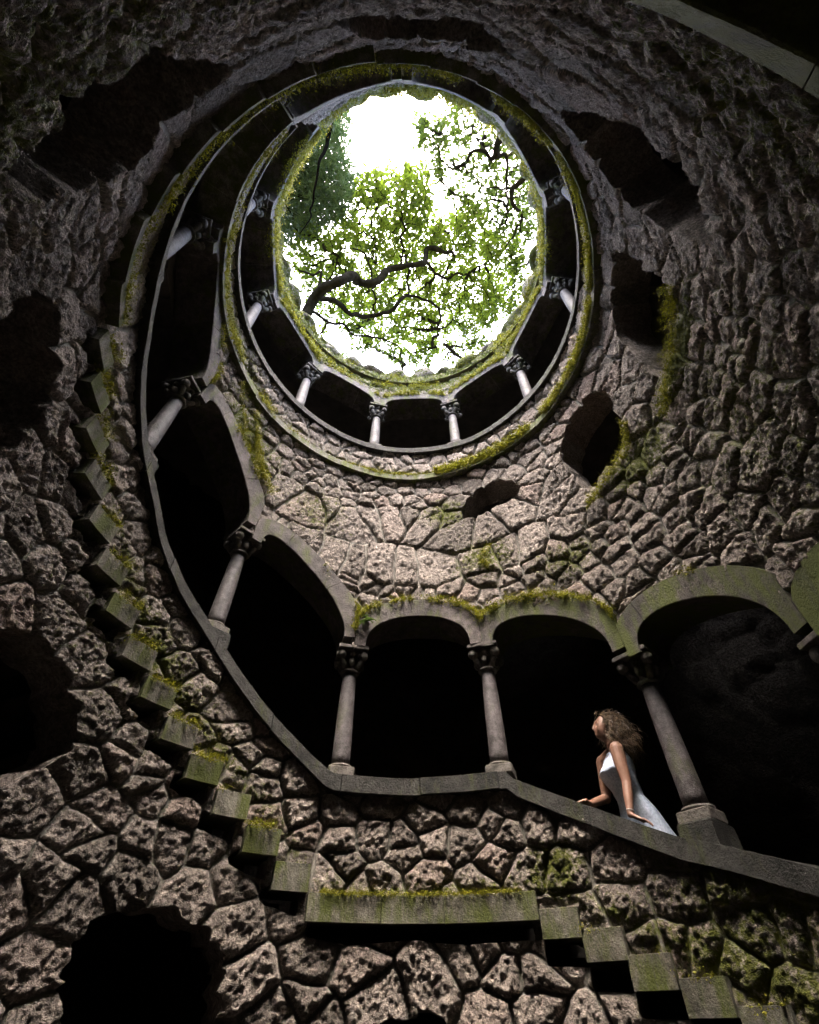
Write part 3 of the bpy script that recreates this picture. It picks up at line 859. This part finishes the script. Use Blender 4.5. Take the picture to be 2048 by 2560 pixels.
# round the windows and in patches on the wall
L = []
def along(pts, n, sz, seed, thr=-.2):
    pts = np.array(pts, float); t0 = np.linspace(0, 1, len(pts))
    return strip(lambda t: np.interp(t, t0, pts[:, 0]), lambda t: np.interp(t, t0, pts[:, 1]), .03, n, seed, thr, sz, .012, .014, .015)
L.append(along([(-76.5, 1.80), (-74, 1.71), (-67, 1.67), (-60, 1.64), (-55, 1.62)], 700, .008, 3.3))
L.append(along([(-111, 1.77), (-105, 1.738), (-97, 1.70), (-90, 1.655), (-85, 1.61)], 1200, .006, 5.3))
L.append(along([(-80, 1.62), (-77, 1.5), (-70, 1.46)], 260, .007, 6.1, .0))
L.append(along([(-14, 2.03), (-8, 2.0), (-5, 1.98)], 260, .008, 2.2, -.1))
L.append(along([(-25, 1.68), (-21, 1.6), (-24, 1.55)], 240, .008, 2.9, -.1))
L.append(along([(155.8, 1.0), (151, .99), (146, .94), (141, .89)], 120, .005, 4.4, .1))
L.append(along([(62, 2.28), (57, 2.1), (52, 1.95), (45, 1.83)], 1200, .0065, 9.1, .0))
L.append(along([(72, 2.34), (66, 2.2), (60, 2.05), (48, 1.9)], 800, .006, 9.7, -.05))
moss_mesh('wall_moss', *cat_(L), 'moss patches clinging to the rough shaft wall beside the window openings', 8)

# ================================================================== fern on the springing of the landing arch
fr = bpy.data.objects.new('fern', None); COL.objects.link(fr)
p0 = P(11.5, 1.27, .03); fr.location = tuple(p0)
tag(fr, 'small dark fern growing from the joint above the left landing capital', 'fern')
M_FERN = mat_leaf('fern_frond', (.02, .035, .008), (.05, .08, .015), .4, 8)
for k in range(13):
    a = random.uniform(-1, 1); mb = MB()
    d = Vector((a, -.6 - random.random() * .5, random.uniform(-.2, .7))).normalized(); Ln = random.uniform(.09, .17)
    pts = [d * Ln * t + Vector((0, 0, -.09 * t * t)) for t in np.linspace(0, 1, 8)]
    mb.tube(pts, [.0025] * 7 + [.0008], 3)
    for j in range(1, 8):
        for sgn in (-1, 1):
            w = d.cross(Vector((0, 0, 1))).normalized() * sgn
            l = .03 * math.sin(math.pi * (j / 8.5)) + .006
            mb.add([pts[j] - d * .004, pts[j] + d * .006, pts[j] + w * l + d * .008], [(0, 1, 2)])
    mb.build('frond', M_FERN, fr)

# ================================================================== trees
B = {'T1': [([(-2.52, 2.21, 11.6), (-2.31, 1.92, 12.06), (-2.03, 1.66, 11.96), (-1.6, 1.49, 12.01), (-1.42, 1.52, 12.57), (-1.26, 1.75, 12.86), (-1.01, 1.78, 12.7), (-0.77, 1.73, 12.93), (-0.5, 1.63, 13.51), (-0.2, 1.6, 13.61), (0.22, 1.5, 13.48), (0.44, 1.5, 13.9), (0.49, 1.43, 14.4), (0.67, 1.37, 14.34), (0.93, 1.43, 14.33), (1.2, 1.58, 14.88), (1.28, 1.84, 15.22)], 0.17, 0.05), ([(-2.24, 2.0, 12.3), (-2.02, 2.13, 12.68), (-1.76, 2.19, 12.51), (-1.52, 2.38, 12.48), (-1.25, 2.68, 12.97), (-0.87, 2.71, 13.18), (-0.46, 2.46, 12.94), (-0.2, 2.26, 13.1), (0.01, 2.3, 13.6), (0.5, 2.48, 13.62), (0.76, 2.58, 13.42), (0.89, 3.02, 13.76), (0.83, 3.46, 14.18), (0.88, 3.7, 14.04), (1.03, 3.86, 13.96)], 0.09, 0.025), ([(0.92, 1.55, 14.9), (1.13, 1.31, 15.47), (1.43, 1.07, 15.49), (1.8, 0.9, 15.64), (2.01, 0.87, 16.32)], 0.05, 0.015), ([(-0.08, 1.74, 14.2), (-0.12, 1.57, 14.67), (-0.23, 1.15, 14.59), (-0.12, 0.97, 14.64), (-0.23, 0.74, 15.22), (-0.26, 0.72, 15.52), (-0.48, 0.62, 15.38), (-0.71, 0.47, 15.62), (-0.82, 0.45, 16.21)], 0.05, 0.012), ([(-0.24, 0.76, 15.3), (-0.08, 0.55, 16.15), (-0.13, 0.25, 16.44)], 0.025, 0.01), ([(0.5, 1.71, 14.4), (0.71, 2.06, 14.76), (1.07, 2.18, 14.56), (1.29, 2.03, 14.51), (1.66, 2.16, 14.97), (2.14, 2.0, 15.16), (2.62, 1.63, 14.9), (3.04, 1.83, 15.03), (3.7, 1.92, 15.51)], 0.05, 0.012), ([(0.03, 1.82, 14.2), (-0.06, 2.17, 14.1), (0.01, 2.21, 13.44)], 0.04, 0.03), ([(-2.26, 1.83, 12.6), (-2.24, 1.56, 12.99), (-2.42, 1.59, 12.82), (-2.6, 1.5, 12.79), (-2.98, 1.53, 13.28), (-3.24, 1.63, 13.5)], 0.05, 0.015), ([(-2.45, 2.17, 12.0), (-2.03, 2.59, 12.4), (-1.68, 2.57, 12.24), (-1.45, 2.82, 12.22), (-0.91, 3.15, 12.72), (-0.66, 3.29, 12.95), (-0.3, 3.38, 12.73), (-0.22, 3.73, 12.9), (-0.18, 4.37, 13.41)], 0.05, 0.015), ([(-1.0, 2.04, 13.7), (-1.13, 1.64, 14.15), (-1.32, 1.34, 14.04), (-1.79, 1.27, 14.07), (-1.97, 1.64, 14.62)], 0.03, 0.01), ([(-1.12, 1.6, 14.0), (-0.92, 1.33, 14.65), (-0.92, 1.11, 14.74)], 0.025, 0.01)], 'T2': [([(3.04, -1.28, 13.5), (2.72, -1.21, 14.05), (2.35, -1.16, 14.04), (2.16, -1.06, 14.17), (2.17, -0.82, 14.82), (2.19, -0.56, 15.2)], 0.16, 0.09), ([(2.16, -0.58, 15.0), (2.07, -0.47, 15.37), (1.87, -0.66, 15.19), (1.61, -0.69, 15.14), (1.47, -0.37, 15.62), (1.28, -0.21, 15.82), (0.95, -0.38, 15.58), (0.78, -0.64, 15.72), (0.7, -0.94, 16.21)], 0.07, 0.015), ([(2.16, -0.58, 15.0), (2.49, -0.54, 15.37), (2.53, -0.29, 15.18), (2.53, 0.06, 15.13), (2.71, 0.5, 15.6), (2.75, 0.93, 15.8)], 0.06, 0.012), ([(3.17, -0.61, 13.5), (2.85, -0.47, 13.89), (2.77, -0.3, 13.73), (2.52, -0.15, 13.7), (2.55, 0.13, 14.2), (2.68, 0.38, 14.42), (2.83, 0.55, 14.19), (2.89, 0.76, 14.36), (2.86, 1.14, 14.87), (2.61, 1.55, 14.9)], 0.1, 0.02), ([(2.94, 0.81, 14.6), (3.22, 1.26, 15.05), (3.58, 1.35, 14.94)], 0.03, 0.012), ([(2.58, 0.02, 14.4), (2.29, 0.1, 14.91), (1.9, 0.02, 14.87), (1.56, -0.1, 14.97)], 0.035, 0.012), ([(1.88, -0.65, 15.3), (1.83, -0.8, 15.78), (1.69, -0.91, 15.7), (1.32, -1.45, 15.77)], 0.035, 0.01), ([(0.84, -0.02, 15.6), (1.12, 0.22, 15.7), (1.28, 0.44, 15.24), (1.24, 0.76, 14.92), (1.31, 1.03, 15.12)], 0.03, 0.015)], 'V': [([(-0.99, -1.87, 9.25), (-1.12, -1.75, 9.71), (-1.23, -1.59, 9.62), (-1.29, -1.33, 9.67), (-1.5, -1.06, 10.24), (-1.66, -0.84, 10.53), (-1.71, -0.57, 10.38), (-1.84, -0.2, 10.61), (-2.08, 0.13, 11.2), (-2.26, 0.36, 11.3)], 0.035, 0.008)]}
R = {'T1': [(-3.46, 1.16), (-2.81, 0.93), (-2.28, 1.24), (-2.03, 0.93), (-1.49, 0.7), (-1.52, -0.02), (-1.16, -0.35), (-0.6, -0.22), (-0.28, -0.22), (-0.11, -0.62), (0.13, -0.35), (0.62, -0.22), (0.68, 0.33), (0.92, 1.0), (1.42, 0.7), (1.83, 0.44), (2.09, 0.89), (2.54, 1.39), (3.36, 1.48), (3.56, 2.1), (3.39, 2.77), (3.15, 3.73), (2.33, 4.51), (1.33, 5.0), (0.28, 5.34), (-0.78, 4.94), (-1.69, 4.45), (-2.51, 3.98), (-3.04, 3.14), (-3.47, 2.23)], 'T2': [(1.06, -1.75), (1.57, -1.63), (2.21, -1.2), (2.84, -0.79), (3.27, -0.21), (3.63, 0.82), (3.78, 1.62), (2.79, 1.54), (2.04, 1.05), (1.48, 0.82), (0.92, 0.29), (0.48, -0.14), (0.64, -0.42), (0.09, -0.62), (0.21, -0.88), (0.01, -1.26), (0.32, -1.45), (0.85, -1.26), (0.88, -1.45), (1.19, -1.48)], 'E': [(-3.52, -1.16), (-1.87, -1.57), (-1.83, -1.06), (-1.94, -0.37), (-1.56, 0.09), (-1.86, 0.9), (-2.48, 1.16), (-3.4, 1.6), (-4.34, 1.69), (-4.36, 0.33)]}
from mathutils.kdtree import KDTree
def in_poly(x, y, pg):
    return poly_query(np.asarray(x), np.asarray(y), list(pg))[0]
def sample_poly(pg, n, h0, h1):
    pg = np.array(pg); lo, hi = pg.min(0), pg.max(0); out = []
    while len(out) < n:
        q = RNG.uniform(lo, hi, (n * 2, 2)); k = in_poly(q[:, 0], q[:, 1], [tuple(t) for t in pg])
        out += list(q[k])
    q = np.array(out[:n]); return np.column_stack([q, RNG.uniform(h0, h1, n)])
def resample(pl, r0, r1, step=.07):
    pl = np.array(pl); 
    # smooth Catmull-Rom
    out = []
    ext = np.vstack([2 * pl[0] - pl[1], pl, 2 * pl[-1] - pl[-2]])
    for i in range(1, len(ext) - 2):
        a, b, c, d = ext[i - 1:i + 3]; m = max(2, int(np.linalg.norm(c - b) / step))
        for t in np.arange(m) / m:
            out.append(.5 * ((2 * b) + (-a + c) * t + (2 * a - 5 * b + 4 * c - d) * t * t + (-a + 3 * b - 3 * c + d) * t ** 3))
    out.append(pl[-1]); out = np.array(out)
    out += .05 * np.stack([vnoise(out * 3.6 + k * 9, 60 + k) for k in range(3)], 1)
    return out, r0 + (r1 - r0) * np.linspace(0, 1, len(out))
LEAF_V = np.array([(0, 0, 0), (.28, .30, .05), (.30, -.30, .05), (.52, .20, .02), (.55, -.22, .02), (.78, .27, .05), (.80, -.24, .05), (1, 0, -.03), (.5, 0, -.04)])
LEAF_F = np.array([(0, 8, 1), (0, 2, 8), (1, 8, 3), (2, 4, 8), (3, 8, 5), (4, 6, 8), (5, 8, 7), (8, 6, 7)])
def leaves(name, pos, size, mat, parent, loc, droop=.25, tmpl=(LEAF_V, LEAF_F)):
    n = len(pos); az = RNG.uniform(0, 2 * np.pi, n)
    x = np.stack([np.cos(az), np.sin(az), RNG.normal(-droop, .35, n)], 1); x /= np.linalg.norm(x, axis=1, keepdims=True)
    up = np.array([0, 0, 1.0]) + RNG.normal(0, .55, (n, 3))
    y = np.cross(up, x); y /= np.linalg.norm(y, axis=1, keepdims=True); zz = np.cross(x, y)
    tv, tf = tmpl
    sz = size * RNG.uniform(.65, 1.25, n)
    v = pos[:, None] + (tv[None, :, 0:1] * x[:, None] + tv[None, :, 1:2] * y[:, None] + tv[None, :, 2:3] * zz[:, None]) * sz[:, None, None]
    f = (tf[None] + (np.arange(n) * len(tv))[:, None, None]).reshape(-1, 3)
    return mesh(name, v.reshape(-1, 3) - np.array(loc), f, mat, parent)
def grow(limbs, attr, step=.13, reach=1.1, kill=.17, iters=60):
    nodes = []; par = []; rad0 = []
    for pts, rad in limbs:
        for i in range(0, len(pts), 2):
            nodes.append(pts[i]); par.append(-1); rad0.append(rad[i])
    nm = len(nodes); attr = np.array(attr); alive = np.ones(len(attr), bool)
    for it in range(iters):
        kd = KDTree(len(nodes))
        for i, p in enumerate(nodes): kd.insert(p, i)
        kd.balance()
        pull = {}
        for k in np.where(alive)[0]:
            p, i, d = kd.find(attr[k])
            if d < kill: alive[k] = False; continue
            if d < reach * (3 if it < 8 else 1.5): pull.setdefault(i, []).append((attr[k] - np.array(p)) / d)
        if not pull: break
        for i, ds in pull.items():
            d = np.mean(ds, 0) + RNG.normal(0, .38, 3); n = np.linalg.norm(d)
            if n < 1e-3: continue
            nodes.append(np.array(nodes[i]) + d / n * step); par.append(i)
        if len(nodes) > 12000: break
    return np.array(nodes), np.array(par), nm
def tree(name, label, base, limbs_in, attr, leafmat, leaf_size, per, bark, trunk_r):
    t = bpy.data.objects.new(name, None); COL.objects.link(t); t.location = tuple(base)
    tag(t, label, 'tree')
    lim = []
    for i, (pl, r0, r1) in enumerate(limbs_in):
        pl = [(x, y, z + BASE) for x, y, z in pl]
        lim.append(resample(pl, r0, r1))
    st = lim[0][0][0]; b = np.array(base)
    tp, tr = resample([b + [0, 0, -.3], b + (st - b) * [.12, .12, .42], b + (st - b) * [.5, .5, .8], st], trunk_r, lim[0][1][0], .15)
    mb = MB(); mb.tube([p - b for p in tp], list(tr), 10); mb.build('trunk', bark, t, True)
    for pts, rad in lim:
        mb = MB(); mb.tube([p - b for p in pts], list(rad * .8 * (1 + .22 * vnoise(pts * 6, 3))), 7); mb.build('limb', bark, t, True)
    nodes, par, nm = grow(lim, attr)
    ch = [[] for _ in nodes]
    for i in range(nm, len(nodes)): ch[par[i]].append(i)
    wt = np.zeros(len(nodes)); 
    for i in range(len(nodes) - 1, nm - 1, -1):
        wt[i] = max(wt[i], 1); wt[par[i]] += wt[i]
    rad = .010 * np.maximum(wt, 1) ** .46
    mb = MB()
    def chain(i, j):
        c = [i, j]
        while ch[c[-1]]:
            c.append(max(ch[c[-1]], key=lambda k: wt[k]))
        return c
    done = set()
    stack = [(i, j) for i in range(nm) for j in ch[i]]
    while stack:
        i, j = stack.pop()
        c = chain(i, j)
        rr_ = [min(rad[k], .05) for k in c]; rr_[0] = rr_[1]
        mb.tube([nodes[k] - b for k in c], rr_, 4, False)
        for a in c[1:]:
            nx = max(ch[a], key=lambda k: wt[k]) if ch[a] else None
            stack += [(a, k) for k in ch[a] if k != nx]
    mb.build('twigs', bark, t)
    tips = np.array([i for i in range(nm, len(nodes)) if wt[i] <= 4])
    pos = np.repeat(nodes[tips], per, 0) + RNG.normal(0, .075, (len(tips) * per, 3))
    if len(pos) > 42000: pos = pos[RNG.choice(len(pos), 42000, replace=False)]
    leaves('crown', pos, leaf_size, leafmat, t, base)
    return t
A1 = sample_poly(R['T1'], 2300, 14.6 + BASE, 17.2 + BASE)
ctr = np.array([0.1, 2.2])
ex = RNG.uniform(-1, 1, (420, 2)) * [6, 6] + ctr
ex = ex[(ex[:, 1] > 2.5) | (ex[:, 0] < -3.3)]
ex = ex[~in_poly(ex[:, 0], ex[:, 1], R['T1'])]
A1 = np.vstack([A1, np.column_stack([ex, RNG.uniform(12.5, 16, len(ex)) + BASE])])
tree('oak_tree', 'spreading oak with twisting limb and light green leaves over the well', (-4.6, 4.4, GZ - .1), B['T1'], A1, M_OAK, .12, 6, M_BARK, .30)
A2 = sample_poly(R['T2'], 1050, 15.6 + BASE, 17.4 + BASE)
ex = RNG.uniform(-1, 1, (260, 2)) * [2.6, 3.2] + [5.2, -.2]
A2 = np.vstack([A2, np.column_stack([ex, RNG.uniform(13.5, 16.5, len(ex)) + BASE])])
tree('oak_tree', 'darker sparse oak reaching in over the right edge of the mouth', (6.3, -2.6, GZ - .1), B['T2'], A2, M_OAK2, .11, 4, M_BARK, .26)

# evergreen on the left
ev = bpy.data.objects.new('evergreen_tree', None); COL.objects.link(ev); eb = np.array((-5.4, -.3, GZ - .1)); ev.location = tuple(eb)
tag(ev, 'dense bluish green evergreen tree behind the left edge of the mouth', 'tree')
mb = MB(); tp, tr = resample([eb - [0, 0, .3], eb + [.1, 0, 4], eb + [0.05, .1, 8], eb + [.2, .1, 11.5]], .24, .03, .3)
mb.tube([p - eb for p in tp], list(tr), 9); mb.build('trunk', M_BARK2, ev, True)
pts = sample_poly(R['E'], 900, 15.2 + BASE, 18.6 + BASE)
ang = RNG.uniform(0, 2 * np.pi, 700); hh = RNG.uniform(1.5, 11.5, 700); rd = (1 - hh / 12.5) * 3.0 * RNG.uniform(.35, 1, 700) ** .5
pts = np.vstack([pts, np.column_stack([eb[0] + rd * np.cos(ang), eb[1] + rd * np.sin(ang), eb[2] + hh])])
kk = np.where(np.hypot(pts[:, 0], pts[:, 1]) > 1.2)[0]; pts = pts[kk]
mb = MB()
for p in pts[::6]:
    q = eb + np.array([.1, 0, np.clip(p[2] - eb[2] - .5 - .25 * np.linalg.norm(p[:2] - eb[:2]), .8, 11)])
    mid = (p + q) / 2 + RNG.normal(0, .12, 3) + [0, 0, .15]
    mb.tube([q - eb, mid - eb, p - eb], [.03, .018, .005], 4, False)
mb.build('boughs', M_BARK2, ev)
sp_n = 15
cl = np.repeat(pts, sp_n, 0) + RNG.normal(0, .17, (len(pts) * sp_n, 3)) * [1, 1, .8]
NV = np.array([(0, -.05, 0), (0, .05, 0), (.55, .09, -.04), (.5, -.09, -.04), (1, 0, -.12)]); NF = np.array([(0, 1, 2), (0, 2, 3), (3, 2, 4)])
leaves('crown', cl, .21, M_EVER, ev, tuple(eb), .35, (NV, NF))

# leaning bare stem over the mouth
pl, r0, r1 = B['V'][0]
pl = [(x, y, z + BASE) for x, y, z in pl]
vs = bpy.data.objects.new('bare_sapling', None); COL.objects.link(vs)
vb = np.array((pl[0][0] - .55, pl[0][1] - .35, GZ - .05)); vs.location = tuple(vb)
tag(vs, 'thin dark leafless stem leaning in across the upper left sky', 'branch')
pts, rad = resample([tuple(vb - [0, 0, .2]), tuple(vb + [.25, .15, .12])] + pl, .05, .009, .08)
mb = MB(); mb.tube([p - vb for p in pts], list(rad), 8); st = mb.build('stem', M_BARK2, vs, True)

# ================================================================== the woman at the parapet
woman = bpy.data.objects.new('person', None); COL.objects.link(woman)
WB = np.array((1.80, 2.13, float(band(-41)) * S - .18 + BASE)); woman.location = tuple(WB)
tag(woman, 'person with curly hair in a pale sleeveless dress leaning on the sloping parapet', 'person')
M_SKIN = mat_simple('tanned_skin', (.17, .085, .055), (.23, .125, .085), 30, .5, .0, 0, .4)
M_DRESS = mat_simple('pale_dress_fabric', (.27, .33, .42), (.55, .61, .72), 60, .7, .5, .006, .3)
M_HAIR = mat_simple('curly_golden_brown_hair', (.025, .014, .008), (.21, .135, .07), 35, .45, .2, .004, .5)
M_EYE = mat_simple('dark_eye', (.02, .012, .01), (.03, .02, .015), 20, .3, 0, 0, .5)
def W(x, y, z): return np.array((x, y, z + BASE)) - WB
HC = W(1.675, 2.005, 1.775)                        # head centre
fx = Vector((-.93, .10, .22)).normalized(); ly = Vector((0, 0, 1)).cross(fx).normalized(); uz = fx.cross(ly)
HM = np.array((fx, ly, uz)).T                      # head frame: x face, y left, z up
mb = MB()
hv, hf = ico(5)
g = lambda d, c, s: np.exp(-(((d - np.array(c) / np.linalg.norm(c)) / np.array(s)) ** 2).sum(1))
r = 1 + .19 * g(hv, (1, 0, -.2), (.3, .11, .13)) + .15 * g(hv, (1, 0, -.06), (.3, .08, .17)) + .07 * g(hv, (1, 0, .12), (.3, .08, .15)) + .10 * g(hv, (.8, 0, -.78), (.3, .3, .2)) - .13 * g(hv, (.9, .36, .04), (.3, .16, .11)) - .13 * g(hv, (.9, -.36, .04), (.3, .16, .11)) \
    + .05 * g(hv, (.92, 0, .3), (.3, .4, .12)) + .07 * g(hv, (.93, 0, -.42), (.3, .17, .06)) + .05 * g(hv, (.88, 0, -.54), (.3, .15, .06)) - .05 * g(hv, (.9, 0, -.48), (.3, .17, .025)) + .06 * g(hv, (.75, .55, -.25), (.25, .2, .25)) + .06 * g(hv, (.75, -.55, -.25), (.25, .2, .25))
hd = hv * r[:, None] * np.array((.094, .074, .115))
low = np.clip(-hv[:, 2], 0, 1); hd[:, 1] *= 1 - .25 * low; hd[:, 0] += .012 * low * (hv[:, 0] > 0)
mb.add(hd @ HM.T + HC, [tuple(q) for q in hf])
def limb(pts, rad, n=12):
    mb.tube(pts, rad, n)
    for p, q in ((pts[0], rad[0]), (pts[-1], rad[-1])): mb.ball(tuple(p), q * .98, 10, 8)
neck = W(1.715, 2.03, 1.60)
limb([HC + HM @ np.array((-.022, 0, -.06)), HC + HM @ np.array((-.03, 0, -.12)), neck], [.05, .046, .058])
Ls, Rs = W(1.675, 1.915, 1.575), W(1.64, 2.20, 1.575)
Le, Lw = W(1.655, 1.875, 1.315), W(1.592, 1.828, 1.085)
Re, Rw = W(1.60, 2.235, 1.31), W(1.40, 2.07, 1.222)
limb([Ls, (Ls + Le) / 2 + [-.004, 0, 0], Le], [.058, .049, .038]); limb([Le, Le * .6 + Lw * .4, Lw], [.037, .036, .024])
limb([Rs, (Rs + Re) / 2, Re], [.056, .047, .038]); limb([Re, Re * .6 + Rw * .4, Rw], [.036, .035, .024])
limb([Ls * .92 + Rs * .08, neck * .5 + Ls * .5 + [0, 0, .012], neck], [.05, .05, .055]); limb([Rs, neck * .5 + Rs * .5 + [0, 0, .012], neck], [.05, .05, .055])
# torso as rings
LAT = Vector((.12, -.99, 0)).normalized(); FWD = Vector((-.99, -.12, 0)).normalized()
def ring(c, hw, hdp, n=24, fold=0, ph=0):
    o = []
    for k in range(n):
        a = 2 * math.pi * k / n; f_ = 1 + fold * math.sin(7 * a + ph) + .5 * fold * math.sin(13 * a + 2 * ph)
        o.append(tuple(np.array(c) + np.array(LAT) * math.cos(a) * hw * f_ + np.array(FWD) * math.sin(a) * hdp * f_))
    return o
TOR = [(1.60, 1.70, 2.05, .06, .05), (1.565, 1.695, 2.05, .135, .07), (1.50, 1.69, 2.05, .16, .10), (1.44, 1.68, 2.055, .155, .122), (1.40, 1.685, 2.06, .148, .118), (1.34, 1.71, 2.07, .13, .095), (1.27, 1.735, 2.09, .122, .088), (1.17, 1.765, 2.11, .155, .11), (1.07, 1.79, 2.13, .175, .125), (.99, 1.80, 2.14, .165, .12)]
mb.loft([ring(W(x, y, z), hw, d) for z, x, y, hw, d in TOR])
for sg in (-1, 1):
    hp = W(1.80, 2.14, 1.0) + np.array(LAT) * .085 * sg; kn = W(1.755, 2.12, .62) + np.array(LAT) * .09 * sg; an = np.array((.03, 0, .075)) + np.array(LAT) * .09 * sg
    limb([hp, (hp + kn) / 2, kn], [.085, .075, .055]); limb([kn, kn * .65 + an * .35, an], [.055, .054, .035])
    limb([an + [.02, 0, -.035], an + np.array(FWD) * .08 + [0, 0, -.05], an + np.array(FWD) * .17 + [0, 0, -.056]], [.038, .034, .018])
# hands on the coping
def hand(wr, palm_dir, thumb_side, curl):
    d = Vector(palm_dir).normalized(); up = Vector((0, 0, 1)); sd = d.cross(up).normalized(); nn = sd.cross(d)
    wr = Vector(wr); pc = wr + d * .045
    rings = []
    for t, w, h in ((0, .024, .017), (.03, .034, .016), (.06, .040, .014), (.088, .039, .011)):
        c = wr + d * t
        rings.append([tuple(c + sd * math.cos(2 * math.pi * k / 12) * w + nn * math.sin(2 * math.pi * k / 12) * h) for k in range(12)])
    mb.loft(rings)
    for k, (off_, L_) in enumerate(((-.030, .068), (-.010, .078), (.010, .073), (.029, .058))):
        b0 = wr + d * .082 + sd * off_; e_ = 1 + off_ * 5
        p1 = b0 + (d + sd * off_ * 3).normalized() * L_ * .42 + nn * .008
        p2 = p1 + (d + sd * off_ * 4 - nn * curl).normalized() * L_ * .32; p3 = p2 + (d - nn * curl * 2.2).normalized() * L_ * .26
        mb.tube([b0 - d * .012, b0, p1, p2, p3], [.0095, .0095, .009, .0083, .0068], 8)
    tb = wr + d * .03 + sd * thumb_side * .026
    mb.tube([wr + d * .016, tb, tb + (d * .5 + sd * thumb_side * .8).normalized() * .032, tb + (d * .8 + sd * thumb_side * .6).normalized() * .062 - nn * .006], [.013, .0125, .0105, .0075], 8)
hand(Lw, (.64, -.50, -.52), -1, .25)
hand(Rw, (-.62, -.62, -.05), 1, .35)
raw = mb.build('body_cage', M_SKIN)
rm = raw.modifiers.new('r', 'REMESH'); rm.mode = 'VOXEL'; rm.voxel_size = .0052; rm.use_smooth_shade = True
sm_ = raw.modifiers.new('s', 'SMOOTH'); sm_.iterations = 3; sm_.factor = .4
dg = bpy.context.evaluated_depsgraph_get()
me = bpy.data.meshes.new_from_object(raw.evaluated_get(dg))
bpy.data.objects.remove(raw)
me.name = 'body'; me.polygons.foreach_set('use_smooth', np.ones(len(me.polygons), bool))
body = obj('body', me, woman)
if not me.materials: me.materials.append(M_SKIN)
for sgn in (1, -1):
    e_ = MB(); c = HC + HM @ np.array((.0765, .027 * sgn, .006)); e_.ball(tuple(c), .0088, 10, 8); e_.build('eye', M_EYE, body, True)
    e_ = MB(); e_.tube([HC + HM @ np.array((.088 - .02 * abs(t), (.012 + .034 * t) * sgn, .034 + .006 * math.sin(3 * t))) for t in np.linspace(0, 1, 6)], [.003, .004, .004, .004, .003, .002], 5); e_.build('eyebrow', M_HAIR, body)
e_ = MB(); lp = [HC + HM @ np.array((.103 - .35 * abs(t) ** 1.5 * .3, t * .021, -.057)) for t in np.linspace(-1, 1, 7)]
# dress
DR = [(1.592, 1.70, 2.05, .082, .064, 0), (1.56, 1.695, 2.05, .142, .078, 0), (1.50, 1.69, 2.05, .166, .107, .004), (1.445, 1.678, 2.055, .163, .134, .006), (1.40, 1.685, 2.06, .156, .126, .008), (1.34, 1.71, 2.07, .138, .103, .010), (1.27, 1.735, 2.09, .131, .097, .012),
      (1.17, 1.77, 2.11, .170, .124, .018), (1.07, 1.80, 2.13, .200, .148, .025), (.90, 1.835, 2.14, .225, .185, .04), (.65, 1.86, 2.15, .25, .22, .06), (.42, 1.88, 2.16, .27, .25, .08)]
mb = MB(); rg_ = []
for i in range(len(DR) - 1):
    for t in np.linspace(0, 1, 4, endpoint=False):
        a = np.array(DR[i]) * (1 - t) + np.array(DR[i + 1]) * t; rg_.append(a)
rg_.append(np.array(DR[-1]))
mb.loft([ring(W(x, y, z), hw, d, 64, fo, z * 2) for z, x, y, hw, d, fo in rg_], False)
v = np.array(mb.v); v += .011 * np.stack([fbm(v * 11 + k * 5, 3, 300 + k) for k in range(3)], 1); mb.v = [tuple(q) for q in v]
dress = mb.build('dress', M_DRESS, woman, True)
# hair: a cap and loose curls
cap = hv * np.array((.103, .088, .125)) * (1 + .10 * fbm(hv * 5, 3, 44))[:, None]
keep = (hv[:, 0] < .30 + .5 * np.maximum(hv[:, 2], 0)) & (hv[:, 2] > -.55) & ~((hv[:, 0] > .55) & (hv[:, 2] < .62))
fk = [tuple(q) for q in hf if keep[q].all()]
hb = MB(); hb.add((cap + [-.010, 0, .008]) @ HM.T + HC, fk)
hair = hb.build('hair', M_HAIR, woman, True)
cb = MB()
for k in range(1500):
    while True:
        n_ = RNG.normal(0, 1, 3); n_ /= np.linalg.norm(n_)
        if (n_[0] < .30 + .45 * max(n_[2], 0)) and n_[2] > -.6: break
    st = (n_ * np.array((.100, .086, .118)) + [-.012, 0, .008]) @ HM.T + HC
    nw = HM @ n_; Ln = RNG.uniform(.06, .2)
    bk = HM @ np.array((-1, 0, 0)); cl_ = int(3 * n_[0] + 3) * 7 + int(4 * n_[1] + 4) * 31 + int(4 * n_[2] + 4) * 57; ph = (cl_ * 2.4) % 6.28 + RNG.uniform(-.9, .9); tw = RNG.uniform(4.5, 8) * math.pi * Ln / .2; ra = RNG.uniform(.007, .017)
    m = 20; pts = []
    vol = RNG.uniform(.008, .045)
    wob = RNG.normal(0, .035, 3)
    for i in range(m):
        t = i / (m - 1)
        c = st + nw * vol * math.sin(min(1, t * 1.6) * math.pi / 2) + np.array(bk) * .04 * t + np.array((0, 0, -1)) * Ln * t * (.25 + .75 * t) + wob * t
        c = c + np.array((math.cos(ph + tw * t), math.sin(ph + tw * t), .5 * math.sin(2.3 * ph + tw * t))) * ra * min(1, t * 4)
        pts.append(tuple(c))
    cb.tube(pts, [.0014] + [.0020] * (m - 3) + [.0015, .0007], 3, False)
cb.build('curls', M_HAIR, hair, True)
br = MB(); q = Lw * .9 + Le * .1; ax = Vector(Le - Lw).normalized(); e1_ = ax.orthogonal().normalized(); e2_ = ax.cross(e1_)
br.tube([tuple(q + (np.array(e1_) * math.cos(a) + np.array(e2_) * math.sin(a)) * .0285) for a in np.linspace(0, 2 * math.pi, 20)], .0025, 5)
br.build('bracelet', mat_simple('silver_bracelet', (.6, .6, .6), (.75, .75, .75), 20, .25, 0, 0, .8), woman, True)
